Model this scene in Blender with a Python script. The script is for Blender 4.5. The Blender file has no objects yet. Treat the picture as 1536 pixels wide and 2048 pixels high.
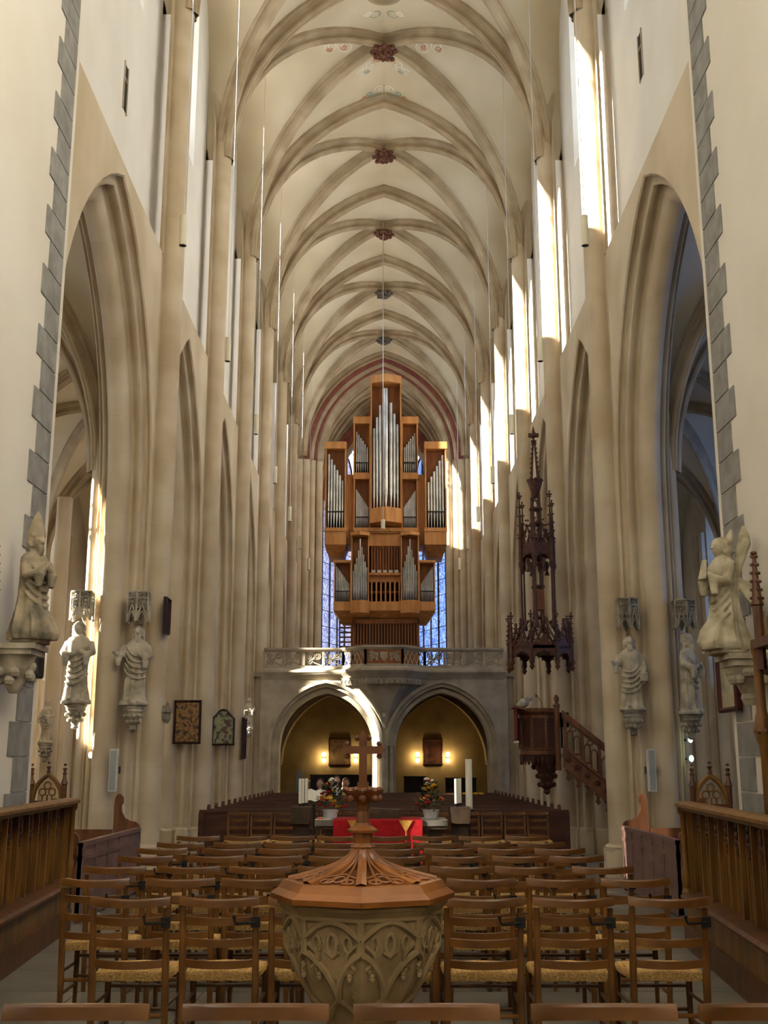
import bpy, bmesh, math, random
from mathutils import Vector, Matrix
R = random.Random(7)
PI = math.pi
scn = bpy.context.scene
col = scn.collection

# ------------------------------------------------------------------ camera, sky, sun, exposure
FPX, TILT, EYE = 2227.0, math.atan(0.227), 1.6
cam = bpy.data.cameras.new('camera'); cam.lens = FPX / 2048 * 36; cam.sensor_width = 36; cam.clip_end = 300
co = bpy.data.objects.new('camera', cam); col.objects.link(co)
co.location = (0, 0, EYE); co.rotation_euler = (PI / 2 + TILT, 0, 0)
scn.camera = co
scn.view_settings.view_transform = 'Standard'; scn.view_settings.look = 'None'
scn.view_settings.gamma = 1; scn.view_settings.use_curve_mapping = False
scn.view_settings.exposure = 0.76
cy = scn.cycles
cy.max_bounces = 7; cy.diffuse_bounces = 6; cy.glossy_bounces = 3; cy.transmission_bounces = 2; cy.transparent_max_bounces = 8
cy.caustics_reflective = False; cy.caustics_refractive = False; cy.sample_clamp_indirect = 12
cy.use_denoising = True

SKY = 4.0
world = bpy.data.worlds.new('sky'); scn.world = world; world.use_nodes = True
bg = world.node_tree.nodes['Background']; bg.inputs[0].default_value = (0.76, 0.87, 1.0, 1); bg.inputs[1].default_value = SKY

sun = bpy.data.lights.new('sun', 'SUN'); sun.energy = 34; sun.angle = math.radians(0.8); sun.color = (1.0, 0.93, 0.82)
so = bpy.data.objects.new('sun', sun); col.objects.link(so)
SUNDIR = Vector((7.6, 2.7, -3.4)).normalized()
so.rotation_euler = SUNDIR.to_track_quat('-Z', 'Y').to_euler()

def portal(loc, direction, w, h):
    l = bpy.data.lights.new('daylight_portal', 'AREA'); l.shape = 'RECTANGLE'; l.size = w; l.size_y = h
    l.cycles.is_portal = True
    o = bpy.data.objects.new('daylight_portal', l); col.objects.link(o); o.location = loc
    o.rotation_euler = Vector(direction).to_track_quat('-Z', 'Y').to_euler()

_c, _s = math.cos(TILT), math.sin(TILT)
def at(u, v, Y=None, X=None, Z=None):
    """survey helper: the point of the church that a survey sight (u, v) meets on a plane of the building"""
    rx, ry = (u - 768) / FPX, (1024 - v) / FPX
    D = Vector((rx, _c - ry * _s, _s + ry * _c))
    k = Y / D.y if Y is not None else (X / D.x if X is not None else (Z - EYE) / D.z)
    return Vector((0, 0, EYE)) + D * k

# ------------------------------------------------------------------ materials
def srgb(r, g, b):
    f = lambda c: (c / 255 / 12.92) if c / 255 <= 0.04045 else ((c / 255 + 0.055) / 1.055) ** 2.4
    return (f(r), f(g), f(b), 1)

def mat(name, c1, c2=None, scale=3.0, rough=0.8, bump=0.0, bscale=40.0, metal=0.0, stretch=None, joints=None, vary=0.0, spec=0.3, detail=2, extra=None):
    m = bpy.data.materials.new(name); m.use_nodes = True
    nt = m.node_tree; N = nt.nodes; L = nt.links
    b = N['Principled BSDF']; b.inputs['Roughness'].default_value = rough; b.inputs['Metallic'].default_value = metal
    b.inputs['Specular IOR Level'].default_value = spec
    tc = N.new('ShaderNodeTexCoord'); vec = tc.outputs['Object']
    if stretch:
        mp = N.new('ShaderNodeMapping'); mp.inputs['Scale'].default_value = stretch; L.new(vec, mp.inputs[0]); svec = mp.outputs[0]
    else: svec = vec
    out = None
    if c2 is None:
        rgb = N.new('ShaderNodeRGB'); rgb.outputs[0].default_value = c1; out = rgb.outputs[0]
    else:
        n = N.new('ShaderNodeTexNoise'); n.inputs['Scale'].default_value = scale; n.inputs['Detail'].default_value = detail
        L.new(svec, n.inputs['Vector'])
        rp = N.new('ShaderNodeValToRGB'); rp.color_ramp.elements[0].position = .34; rp.color_ramp.elements[1].position = .66
        rp.color_ramp.elements[0].color = c1; rp.color_ramp.elements[1].color = c2
        L.new(n.outputs[0], rp.inputs[0]); out = rp.outputs[0]
    if joints:
        hgt, wid, dark = joints
        sx = N.new('ShaderNodeSeparateXYZ'); L.new(vec, sx.inputs[0])
        md = N.new('ShaderNodeMath'); md.operation = 'PINGPONG'; md.inputs[1].default_value = hgt / 2; L.new(sx.outputs[2], md.inputs[0])
        lt = N.new('ShaderNodeMath'); lt.operation = 'LESS_THAN'; lt.inputs[1].default_value = wid; L.new(md.outputs[0], lt.inputs[0])
        mm = N.new('ShaderNodeMath'); mm.operation = 'MULTIPLY'; mm.inputs[1].default_value = dark; L.new(lt.outputs[0], mm.inputs[0])
        mx = N.new('ShaderNodeMix'); mx.data_type = 'RGBA'; mx.blend_type = 'MULTIPLY'; L.new(mm.outputs[0], mx.inputs[0]); L.new(out, mx.inputs[6])
        mx.inputs[7].default_value = (.45, .4, .33, 1); out = mx.outputs[2]
    if vary:
        oi = N.new('ShaderNodeObjectInfo'); mr = N.new('ShaderNodeMapRange'); mr.inputs[3].default_value = 1 - vary; mr.inputs[4].default_value = 1 + vary
        L.new(oi.outputs['Random'], mr.inputs[0])
        hs = N.new('ShaderNodeHueSaturation'); L.new(mr.outputs[0], hs.inputs['Value']); L.new(out, hs.inputs['Color']); out = hs.outputs[0]
    L.new(out, b.inputs['Base Color'])
    if bump:
        n2 = N.new('ShaderNodeTexNoise'); n2.inputs['Scale'].default_value = bscale; n2.inputs['Detail'].default_value = 3; L.new(svec, n2.inputs['Vector'])
        bp = N.new('ShaderNodeBump'); bp.inputs['Strength'].default_value = bump; bp.inputs['Distance'].default_value = .02
        L.new(n2.outputs[0], bp.inputs['Height']); L.new(bp.outputs[0], b.inputs['Normal'])
    return m

def emis(name, c, s):
    m = bpy.data.materials.new(name); m.use_nodes = True; b = m.node_tree.nodes['Principled BSDF']
    b.inputs['Base Color'].default_value = c; b.inputs['Emission Color'].default_value = c; b.inputs['Emission Strength'].default_value = s
    return m

def glassmat(name, c1, c2, scale, lead=0.0):
    m = bpy.data.materials.new(name); m.use_nodes = True; nt = m.node_tree; N = nt.nodes; L = nt.links
    N.remove(N['Principled BSDF']); out = N['Material Output']
    tr = N.new('ShaderNodeBsdfTransparent'); gl = N.new('ShaderNodeBsdfGlossy'); gl.inputs['Roughness'].default_value = .15
    if c2 is None:
        tr.inputs[0].default_value = c1; L.new(tr.outputs[0], out.inputs[0]); return m
    tc = N.new('ShaderNodeTexCoord'); vo = N.new('ShaderNodeTexVoronoi'); vo.inputs['Scale'].default_value = scale
    L.new(tc.outputs['Object'], vo.inputs['Vector'])
    sp = N.new('ShaderNodeSeparateColor'); L.new(vo.outputs['Color'], sp.inputs[0])
    rp = N.new('ShaderNodeValToRGB'); rp.color_ramp.elements[0].color = c1; rp.color_ramp.elements[1].color = c2; L.new(sp.outputs[0], rp.inputs[0])
    col_ = rp.outputs[0]
    if lead:
        v2 = N.new('ShaderNodeTexVoronoi'); v2.feature = 'DISTANCE_TO_EDGE'; v2.inputs['Scale'].default_value = scale; L.new(tc.outputs['Object'], v2.inputs['Vector'])
        gt = N.new('ShaderNodeMath'); gt.operation = 'GREATER_THAN'; gt.inputs[1].default_value = lead; L.new(v2.outputs['Distance'], gt.inputs[0])
        mx = N.new('ShaderNodeMix'); mx.data_type = 'RGBA'; L.new(gt.outputs[0], mx.inputs[0]); mx.inputs[6].default_value = (.02, .02, .03, 1); L.new(col_, mx.inputs[7]); col_ = mx.outputs[2]
    L.new(col_, tr.inputs[0])
    ms = N.new('ShaderNodeMixShader'); ms.inputs[0].default_value = .06; L.new(tr.outputs[0], ms.inputs[1]); L.new(gl.outputs[0], ms.inputs[2]); L.new(ms.outputs[0], out.inputs[0])
    return m

stone = mat('limestone', srgb(184, 165, 135), srgb(206, 190, 163), 1.3, .85, 0, 30, joints=(.52, .005, .13))
stone_rib = mat('rib_stone', srgb(160, 140, 110), srgb(186, 168, 139), 1.5, .85, 0, 30)
stone_web = mat('vault_plaster', srgb(204, 189, 159), srgb(222, 209, 184), .55, .9, 0, 30)
plaster = mat('white_plaster', srgb(226, 221, 210), srgb(234, 230, 221), .8, .9, 0, 30)
plaster_choir = mat('choir_plaster', srgb(224, 216, 200), srgb(231, 225, 212), .7, .9, 0, 30)
stone_sp = mat('spandrel_stone', srgb(190, 172, 141), srgb(212, 197, 170), .8, .88, 0, 30)
quoin = mat('grey_painted_quoin', srgb(134, 131, 124), srgb(156, 153, 147), 5, .9, .2, 30, vary=.05)
joint_white = mat('white_joint', srgb(215, 210, 200))
redpaint = mat('red_painted_stone', srgb(128, 72, 62), srgb(146, 90, 78), 3, .9, .1, 20)
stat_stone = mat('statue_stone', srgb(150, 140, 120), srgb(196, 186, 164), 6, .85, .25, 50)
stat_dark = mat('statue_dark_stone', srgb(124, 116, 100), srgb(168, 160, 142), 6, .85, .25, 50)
gal_stone = mat('gallery_stone', srgb(154, 141, 118), srgb(178, 166, 143), 2.5, .85, 0, 30)
floor_m = mat('floor_slab', srgb(104, 98, 87), srgb(124, 118, 106), 2.2, .42, .04, 30, vary=.05, spec=.4)
floor_j = mat('floor_joint', srgb(92, 86, 76))
oak = mat('oak', srgb(92, 60, 22), srgb(132, 92, 42), 9, .42, .06, 40, stretch=(1, 1, .16), vary=.10, spec=.4)
oak_dark = mat('dark_oak', srgb(72, 40, 16), srgb(100, 60, 26), 9, .45, .08, 40, stretch=(1, 1, .16), vary=.06, spec=.4)
chair_wood = mat('chair_wood', srgb(82, 50, 21), srgb(120, 78, 36), 14, .28, .04, 50, stretch=(.35, .35, .35), vary=.1, spec=.45)
rush = mat('rush_seat', srgb(178, 138, 76), srgb(212, 174, 108), 60, .8, .6, 90, stretch=(1.0, .1, 1), vary=.08)
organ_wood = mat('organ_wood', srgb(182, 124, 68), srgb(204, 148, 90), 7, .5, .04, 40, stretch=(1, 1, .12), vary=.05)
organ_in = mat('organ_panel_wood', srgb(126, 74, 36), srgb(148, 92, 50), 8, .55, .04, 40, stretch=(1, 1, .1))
pipe_m = mat('tin_pipe', srgb(176, 176, 172), srgb(206, 206, 204), 3, .3, .02, 20, metal=.85, vary=.06)
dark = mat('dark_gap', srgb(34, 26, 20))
pulpit_wood = mat('pulpit_oak', srgb(98, 60, 36), srgb(124, 80, 52), 12, .5, .15, 60, stretch=(1, 1, .2), vary=.04)
canopy_wood = mat('canopy_oak', srgb(70, 40, 26), srgb(94, 56, 38), 14, .5, .2, 60, vary=.06)
pew_wood = mat('pew_wood', srgb(66, 38, 26), srgb(86, 52, 37), 9, .45, .05, 40, stretch=(.2, 1, 1), vary=.06)
part_wood = mat('partition_wood', srgb(112, 84, 74), srgb(130, 100, 88), 9, .6, .05, 40, stretch=(.3, .3, 1))
iron = mat('black_iron', srgb(30, 28, 27), rough=.5)
lead_m = mat('window_iron', srgb(54, 52, 54), rough=.6)
lamp_m = mat('cream_lamp', srgb(222, 216, 190), rough=.5)
wire_m = mat('steel_wire', srgb(200, 200, 200), rough=.3, metal=.6)
wax = mat('candle_wax', srgb(238, 232, 212), rough=.5)
redcloth = mat('red_cloth', srgb(150, 8, 18), srgb(172, 16, 26), 20, .85, .1, 80)
darkred = mat('dark_red_cloth', srgb(96, 4, 10), srgb(112, 8, 16), 20, .85)
gold = mat('gold_embroidery', srgb(196, 140, 50), srgb(214, 164, 80), 30, .6)
altar_stone = mat('altar_stone', srgb(104, 98, 88), srgb(124, 118, 108), 6, .35)
altar_wood = mat('altar_wood', srgb(58, 44, 32), srgb(78, 60, 44), 8, .6, .1, 40)
white_m = mat('white_ceramic', srgb(226, 228, 228), rough=.35)
green = mat('foliage_green', srgb(30, 58, 22), srgb(62, 92, 36), 20, .6)
fl_red = mat('red_petals', srgb(130, 10, 16), srgb(176, 26, 26), 20, .6)
fl_yel = mat('yellow_petals', srgb(222, 160, 20), srgb(236, 186, 40), 20, .6)
fl_wht = mat('white_petals', srgb(232, 222, 196), rough=.6)
fl_org = mat('orange_petals', srgb(206, 90, 24), rough=.6)
fontstone = mat('font_stone', srgb(132, 110, 76), srgb(162, 138, 100), 5, .8, .25, 40)
font_wood = mat('font_lid_oak', srgb(112, 64, 24), srgb(150, 92, 40), 8, .32, .06, 40, stretch=(.5, .5, .5), spec=.5)
font_wood_d = mat('font_cross_oak', srgb(96, 54, 22), srgb(122, 72, 33), 8, .4, .06, 40, stretch=(.5, .5, .3), spec=.5)
glass_pale = glassmat('pale_leaded_glass', (.88, .91, .95, 1), None, 5.0)
glass_blue = glassmat('blue_stained_glass', (.02, .05, .17, 1), (.13, .16, .24, 1), 9.0, .035)
glass_deep = glassmat('deep_blue_glass', (.26, .46, 1.0, 1), None, 7.0)
glass_lilac = glassmat('lilac_stained_glass', (.06, .06, .12, 1), (.17, .16, .20, 1), 9.0, .035)
speaker_m = mat('white_speaker', srgb(206, 206, 198), rough=.6)
speaker_g = mat('speaker_grille', srgb(150, 154, 150), srgb(166, 168, 164), 90, .7)
sconce_m = emis('sconce_glow', (1, .72, .36, 1), 18)
bulb_m = emis('bulb_glow', (1, .9, .72, 1), 7)
green_m = emis('green_indicator', (.75, 1, .82, 1), 7)
amber_m = emis('amber_indicator', (1, .86, .5, 1), 9)
paper = mat('paper', srgb(220, 214, 200))
skin = mat('skin', srgb(196, 150, 124), rough=.6)
hair_m = mat('brown_hair', srgb(70, 48, 36), rough=.7)
hair_g = mat('grey_hair', srgb(120, 108, 100), rough=.7)
cl_navy = mat('navy_coat', srgb(30, 34, 46)); cl_black = mat('black_coat', srgb(24, 22, 24)); cl_cream = mat('cream_scarf', srgb(204, 180, 120)); cl_yel = mat('yellow_cloth', srgb(220, 176, 24))
backwall_m = mat('undercroft_wall', srgb(128, 112, 80), srgb(152, 136, 100), 1.6, .9, 0, 30)

def painting_mat(name, cols, scale, seed=0.0):
    m = bpy.data.materials.new(name); m.use_nodes = True; nt = m.node_tree; N = nt.nodes; L = nt.links
    b = N['Principled BSDF']; b.inputs['Roughness'].default_value = .45
    tc = N.new('ShaderNodeTexCoord'); mp = N.new('ShaderNodeMapping'); mp.inputs['Location'].default_value = (seed, seed * .7, seed * 1.3)
    L.new(tc.outputs['Object'], mp.inputs[0])
    n = N.new('ShaderNodeTexNoise'); n.inputs['Scale'].default_value = scale; n.inputs['Detail'].default_value = 3; L.new(mp.outputs[0], n.inputs['Vector'])
    rp = N.new('ShaderNodeValToRGB'); cr = rp.color_ramp; k = len(cols)
    while len(cr.elements) < k: cr.elements.new(.5)
    for i, c in enumerate(cols):
        cr.elements[i].position = .3 + .4 * i / (k - 1); cr.elements[i].color = c
    L.new(n.outputs[0], rp.inputs[0]); L.new(rp.outputs[0], b.inputs['Base Color'])
    return m

# ------------------------------------------------------------------ mesh helpers
class MB:
    def __init__(s): s.v = []; s.f = []
    def add(s, vs, fs):
        o = len(s.v); s.v += [tuple(v) for v in vs]; s.f += [tuple(o + i for i in f) for f in fs]; return s
    def box(s, x0, y0, z0, x1, y1, z1):
        return s.add([(x0, y0, z0), (x1, y0, z0), (x1, y1, z0), (x0, y1, z0), (x0, y0, z1), (x1, y0, z1), (x1, y1, z1), (x0, y1, z1)],
                     [(0, 3, 2, 1), (4, 5, 6, 7), (0, 1, 5, 4), (1, 2, 6, 5), (2, 3, 7, 6), (3, 0, 4, 7)])
    def bar(s, a, b, w, h, up=(0, 0, 1)):
        a, b = Vector(a), Vector(b); d = (b - a).normalized(); u = Vector(up)
        if abs(d.dot(u)) > .98: u = Vector((0, 1, 0))
        r = d.cross(u).normalized(); u = r.cross(d)
        vs = []
        for p in (a, b):
            for i, j in ((-1, -1), (1, -1), (1, 1), (-1, 1)): vs.append(p + r * (i * w / 2) + u * (j * h / 2))
        return s.add(vs, [(0, 1, 2, 3), (7, 6, 5, 4), (0, 4, 5, 1), (1, 5, 6, 2), (2, 6, 7, 3), (3, 7, 4, 0)])
    def tube(s, pts, r, n=6, cap=True):
        pts = [Vector(p) for p in pts]; m = len(pts)
        rr = r if isinstance(r, (list, tuple)) else [r] * m
        vs = []; ref = None
        for i, p in enumerate(pts):
            t = (pts[min(i + 1, m - 1)] - pts[max(i - 1, 0)])
            t = t.normalized() if t.length > 1e-9 else Vector((0, 0, 1))
            if ref is None:
                ref = Vector((0, 0, 1)) if abs(t.z) < .9 else Vector((1, 0, 0))
            x = ref - t * ref.dot(t)
            x = x.normalized() if x.length > 1e-6 else t.orthogonal().normalized()
            ref = x; y = t.cross(x)
            for k in range(n):
                a = 2 * PI * k / n; vs.append(p + (x * math.cos(a) + y * math.sin(a)) * rr[i])
        fs = [(i * n + k, i * n + (k + 1) % n, (i + 1) * n + (k + 1) % n, (i + 1) * n + k) for i in range(m - 1) for k in range(n)]
        if cap: fs += [tuple(range(n))[::-1], tuple((m - 1) * n + k for k in range(n))]
        return s.add(vs, fs)
    def lathe(s, prof, n, c=(0, 0, 0), rot=0.0, sx=1.0, sy=1.0):
        vs = []; c = Vector(c)
        for r, z in prof:
            for k in range(n):
                a = rot + 2 * PI * k / n; vs.append(c + Vector((r * math.cos(a) * sx, r * math.sin(a) * sy, z)))
        m = len(prof)
        fs = [(i * n + k, i * n + (k + 1) % n, (i + 1) * n + (k + 1) % n, (i + 1) * n + k) for i in range(m - 1) for k in range(n)]
        fs += [tuple(range(n))[::-1], tuple((m - 1) * n + k for k in range(n))]
        return s.add(vs, fs)
    def ball(s, c, rx, ry=None, rz=None, n=8, m=6):
        ry = rx if ry is None else ry; rz = rx if rz is None else rz
        vs = [(c[0], c[1], c[2] - rz)]
        for i in range(1, m):
            a = -PI / 2 + PI * i / m
            for k in range(n):
                b = 2 * PI * k / n; vs.append((c[0] + rx * math.cos(a) * math.cos(b), c[1] + ry * math.cos(a) * math.sin(b), c[2] + rz * math.sin(a)))
        vs.append((c[0], c[1], c[2] + rz)); top = len(vs) - 1
        fs = [(0, 1 + (k + 1) % n, 1 + k) for k in range(n)]
        for i in range(m - 2):
            for k in range(n): fs.append((1 + i * n + k, 1 + i * n + (k + 1) % n, 1 + (i + 1) * n + (k + 1) % n, 1 + (i + 1) * n + k))
        fs += [(1 + (m - 2) * n + k, 1 + (m - 2) * n + (k + 1) % n, top) for k in range(n)]
        return s.add(vs, fs)
    def grid(s, rows, close=False):
        """rows: list of equal-length point lists -> quad surface"""
        n = len(rows[0]); vs = [p for r in rows for p in r]
        fs = []
        for i in range(len(rows) - 1):
            for k in range(n if close else n - 1):
                k2 = (k + 1) % n; fs.append((i * n + k, i * n + k2, (i + 1) * n + k2, (i + 1) * n + k))
        return s.add(vs, fs)
    def prism(s, poly, fn, t0, t1):
        """poly: 2-D outline, fn(a, b, t) -> 3-D"""
        n = len(poly); vs = [fn(a, b, t0) for a, b in poly] + [fn(a, b, t1) for a, b in poly]
        fs = [tuple(range(n))[::-1], tuple(range(n, 2 * n))] + [(k, (k + 1) % n, n + (k + 1) % n, n + k) for k in range(n)]
        return s.add(vs, fs)
    def xf(s, M):
        s.v = [tuple(M @ Vector(v)) for v in s.v]; return s

PMAT = {}
def mesh(name, mb, m, smooth=38, normals=False):
    me = bpy.data.meshes.new(name); me.from_pydata([tuple(v) for v in mb.v], [], mb.f); me.update()
    if normals:
        b = bmesh.new(); b.from_mesh(me); bmesh.ops.remove_doubles(b, verts=b.verts, dist=1e-5); bmesh.ops.recalc_face_normals(b, faces=b.faces); b.to_mesh(me); b.free()
    me.materials.append(m)
    if smooth:
        me.polygons.foreach_set('use_smooth', [True] * len(me.polygons)); me.set_sharp_from_angle(angle=math.radians(smooth))
    return me
def obj(name, mb, m, parent=None, smooth=38, local=False, normals=False, label=None):
    """link a mesh built in place; parented parts keep their place"""
    o = bpy.data.objects.new(name, mb if isinstance(mb, bpy.types.Mesh) else mesh(name, mb, m, smooth, normals)); col.objects.link(o)
    if parent is not None:
        o.parent = parent
        if not local: o.matrix_parent_inverse = PMAT.get(parent.name, Matrix()).inverted()
    if label: o['label'] = label
    return o
def tag(o, label, cat, group=None):
    o['label'] = label; o['category'] = cat
    if group: o['group'] = group
    return o
def thing(name, label, cat, loc=(0, 0, 0), rz=0.0, group=None):
    o = bpy.data.objects.new(name, None); col.objects.link(o); o.empty_display_size = .1
    o.location = loc; o.rotation_euler = (0, 0, rz); PMAT[o.name] = Matrix.Translation(Vector(loc)) @ Matrix.Rotation(rz, 4, 'Z')
    return tag(o, label, cat, group)
def struct(name, mb=None, m=None, parent=None, smooth=38, label=None):
    if mb is None:
        o = bpy.data.objects.new(name, None); col.objects.link(o)
    else: o = obj(name, mb, m, parent, smooth)
    if parent is None: o['kind'] = 'structure'
    if label: o['label'] = label
    return o
def dup(root, loc, rz=0.0, label=None, scale=None):
    r = root.copy(); col.objects.link(r); r.location = loc; r.rotation_euler = (0, 0, rz)
    if scale: r.scale = scale
    if label: r['label'] = label
    for ch in root.children:
        c = ch.copy(); col.objects.link(c); c.parent = r
        for g in ch.children:
            d = g.copy(); col.objects.link(d); d.parent = c
    return r
def fuse(mb, voxel, name='body', smooth_it=2):
    """weld overlapping volumes into one continuous skin"""
    me = bpy.data.meshes.new(name); me.from_pydata([tuple(v) for v in mb.v], [], mb.f); me.update()
    o = bpy.data.objects.new('weld', me); col.objects.link(o)
    md = o.modifiers.new('r', 'REMESH'); md.mode = 'VOXEL'; md.voxel_size = voxel
    if smooth_it:
        sm = o.modifiers.new('s', 'SMOOTH'); sm.iterations = smooth_it; sm.factor = .5
    dg = bpy.context.evaluated_depsgraph_get(); out = bpy.data.meshes.new_from_object(o.evaluated_get(dg))
    bpy.data.objects.remove(o); bpy.data.meshes.remove(me)
    out.polygons.foreach_set('use_smooth', [True] * len(out.polygons))
    return out
def ordn(i): return ['first', 'second', 'third', 'fourth', 'fifth', 'sixth', 'seventh', 'eighth', 'ninth', 'tenth', 'eleventh', 'twelfth', 'thirteenth', 'fourteenth', 'fifteenth', 'sixteenth'][i]
def side(sg): return 'left' if sg < 0 else 'right'
def lerp(a, b, t): return a + (b - a) * t
# ------------------------------------------------------------------ the church: floor
YK = [12.2 + 4.8 * k for k in range(7)]          # pillar axes 12.2 .. 41.0
YEND = 45.5                                       # arch of the west choir
XP = 4.1                                          # pillar centre line
floor = struct('floor', MB().box(-9.2, -9, -.3, 9.2, 58, -.012), floor_j, smooth=0)
slabm = {}
rr = random.Random(3)
for row in range(17):
    y = 2.6 + row * .86; x = -3.75 + rr.uniform(-.5, 0)
    while x < 3.7:
        w = rr.choice((.9, 1.1, 1.3))
        key = w
        if key not in slabm: slabm[key] = mesh('slab', MB().box(0, 0, -.05, w - .008, .852, 0), floor_m, 0)
        o = obj('paving_slab', slabm[key], None, floor, local=True); o.location = (x, y, 0); x += w
# the rest of the pavement, towards the far end and in the aisles, is too far away to tell its slabs apart
far = MB().box(-9.2, 17.2, -.05, 9.2, 45, 0).box(-9.2, -9, -.05, 9.2, 2.59, 0).box(-9.2, 2.6, -.05, -4.3, 17.19, 0).box(4.9, 2.6, -.05, 9.2, 17.19, 0)
o = obj('distant_paving', far, floor_m, floor, smooth=0); o['kind'] = 'stuff'

# ------------------------------------------------------------------ pillars, arcades and clerestory
def bow(p, q, b, n=5):
    (a0, b0), (a1, b1) = p, q; dx, dy = a1 - a0, b1 - b0
    return [(a0 + dx * s - dy * 4 * b * s * (1 - s) * -1, b0 + dy * s - dx * 4 * b * s * (1 - s)) for s in [i / n for i in range(1, n + 1)]]
def quarter():
    P = [(.6 + .2 * math.cos(a), .2 * math.sin(a)) for a in [math.radians(d) for d in range(0, 121, 15)]]
    P += bow(P[-1], (.5, .30), -.48)
    P += [(.475, .325)]
    P += bow(P[-1], (.375, .345), -.5)
    P += [(.375, .36)]
    P += bow(P[-1], (.285, .425), .5, 6)
    P += bow(P[-1], (.19, .445), -.45)
    P += [(.2 * math.sin(a), .5 + .2 * math.cos(a)) for a in [math.radians(d) for d in range(105, -1, -15)]]
    return P
Q = quarter()
IW = [i for i, p in enumerate(Q) if abs(p[0] - .5) < 1e-6 and abs(p[1] - .30) < 1e-6][0]
AK = .62                                          # the aisle side of a pillar is shallower
FULL = Q + [(-n * AK, t) for n, t in reversed(Q[:-1])] + [(-n * AK, -t) for n, t in Q[1:]] + [(n, -t) for n, t in reversed(Q[1:-1])]
ARCHP = Q[IW:] + [(-n * AK, t) for n, t in reversed(Q[IW:-1])]
SHAFT = [(n, -t) for n, t in reversed(Q[1:IW + 1])] + Q[:IW + 1]
ZA, RA = 5.6, 4.62                                # springing and radius of the arcade arches
ZSILL, ZTOP, ZSP, ZRID = 9.72, 19.6, 14.35, 19.05
def pillar_prism(mb, poly, yk, sg, z0, z1, k=1.0, close=True):
    a = [(sg * (XP - n * k), yk + t * k, z0) for n, t in poly]; b = [(x, y, z1) for x, y, z in a]
    mb.grid([a, b], close)
def pointed(q, a, h):
    Rr = (a * a + h * h) / (2 * a); x = a * (1 - q); return math.sqrt(max(0, Rr * Rr - (x - (a - Rr)) ** 2))
SS = [(i / 14) ** 1.7 for i in range(15)]
def arch_pts(t, y0, y1, n=12):
    """arc of an arcade arch at offset t inside the pillar axes"""
    Rr = RA - t; cyy = y0 + RA; mid = (y0 + y1) / 2
    am = math.acos(max(-1, min(1, (cyy - mid) / Rr)))
    L = [(cyy - Rr * math.cos(am * i / n), ZA + Rr * math.sin(am * i / n)) for i in range(n + 1)]
    return L + [(y0 + y1 - y, z) for y, z in reversed(L[:-1])]
def hole_wall(mb, X, y0, y1, z0, z1, wy0, wy1, wz0, wz1, rise):
    """upright wall piece in the plane x = X with one pointed opening"""
    mb.add([(X, y0, z0), (X, y1, z0), (X, y1, wz0), (X, y0, wz0)], [(0, 1, 2, 3)])
    mb.add([(X, y0, wz0), (X, wy0, wz0), (X, wy0, z1), (X, y0, z1)], [(0, 1, 2, 3)])
    mb.add([(X, wy1, wz0), (X, y1, wz0), (X, y1, z1), (X, wy1, z1)], [(0, 1, 2, 3)])
    c = win_curve(wy0, wy1, wz1 - rise, rise)
    mb.grid([[(X, y, z) for y, z in c], [(X, y, z1) for y, z in c]])
def win_curve(y0, y1, zs, rise, n=8):
    a = (y1 - y0) / 2
    L = [(y0 + a * q, zs + pointed(q, a, rise)) for q in [(i / n) ** 1.5 for i in range(n + 1)]]
    return L + [(y0 + y1 - y, z) for y, z in reversed(L[:-1])]
WN = [0]
def window(fn, a0, a1, z0, z1, rise, lights, rows, glass, depth=.16, bar=.05, tint=None):
    """leaded window in a plane: fn(a, z, t) -> point (a along the wall, t outwards). window_n > mullion frame, panes"""
    WN[0] += 1
    w = struct('window_%d' % WN[0])
    f = MB(); cur = win_curve(a0, a1, z1 - rise, rise, 6)
    out = [(a0, z0)] + cur + [(a1, z0)]
    f.tube([fn(a, z, 0) for a, z in out], .05, 5)
    f.tube([fn(a0, z0, 0), fn(a1, z0, 0)], .06, 5)
    def top(a):
        q = 1 - abs(a - (a0 + a1) / 2) / ((a1 - a0) / 2); return z1 - rise + pointed(max(0, q), (a1 - a0) / 2, rise)
    wd = (a1 - a0) / lights
    for i in range(1, lights):
        a = a0 + wd * i; f.tube([fn(a, z0, 0), fn(a, top(a) - .02, 0)], bar, 6)
    zs = z1 - rise
    obj('mullion_frame', f, lead_m if tint else stone, w)
    for j in range(1, rows):
        z = z0 + (zs - z0) * j / rows
        obj('saddle_bar', MB().tube([fn(a0, z, .01), fn(a1, z, .01)], .016, 4), lead_m, w)
    for i in range(lights):
        for j in range(rows):
            za, zb = z0 + (zs - z0) * j / rows, z0 + (zs - z0) * (j + 1) / rows
            b0, b1 = a0 + wd * i, a0 + wd * (i + 1)
            obj('pane', MB().add([fn(b0, za, .02), fn(b1, za, .02), fn(b1, zb, .02), fn(b0, zb, .02)], [(0, 1, 2, 3)]), glass, w, smooth=0)
    c = [p for p in cur]
    obj('tracery_pane', MB().grid([[fn(a, zs, .02) for a, z in c], [fn(a, z, .02) for a, z in c]]), glass, w, smooth=0)
    # tracery circle in the head
    tr = MB(); r = (a1 - a0) * .17; cz = zs + rise * .36; cm = (a0 + a1) / 2
    tr.tube([fn(cm + r * math.cos(k * PI / 8), cz + r * math.sin(k * PI / 8), 0) for k in range(17)], .03, 5)
    for i in range(lights):
        b0, b1 = a0 + wd * i, a0 + wd * (i + 1)
        tr.tube([fn(a, min(z, top(a)), 0) for a, z in win_curve(b0, b1, zs - .15, .45, 4)], .03, 5)
    obj('tracery', tr, lead_m if tint else stone, w)
    return w

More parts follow.
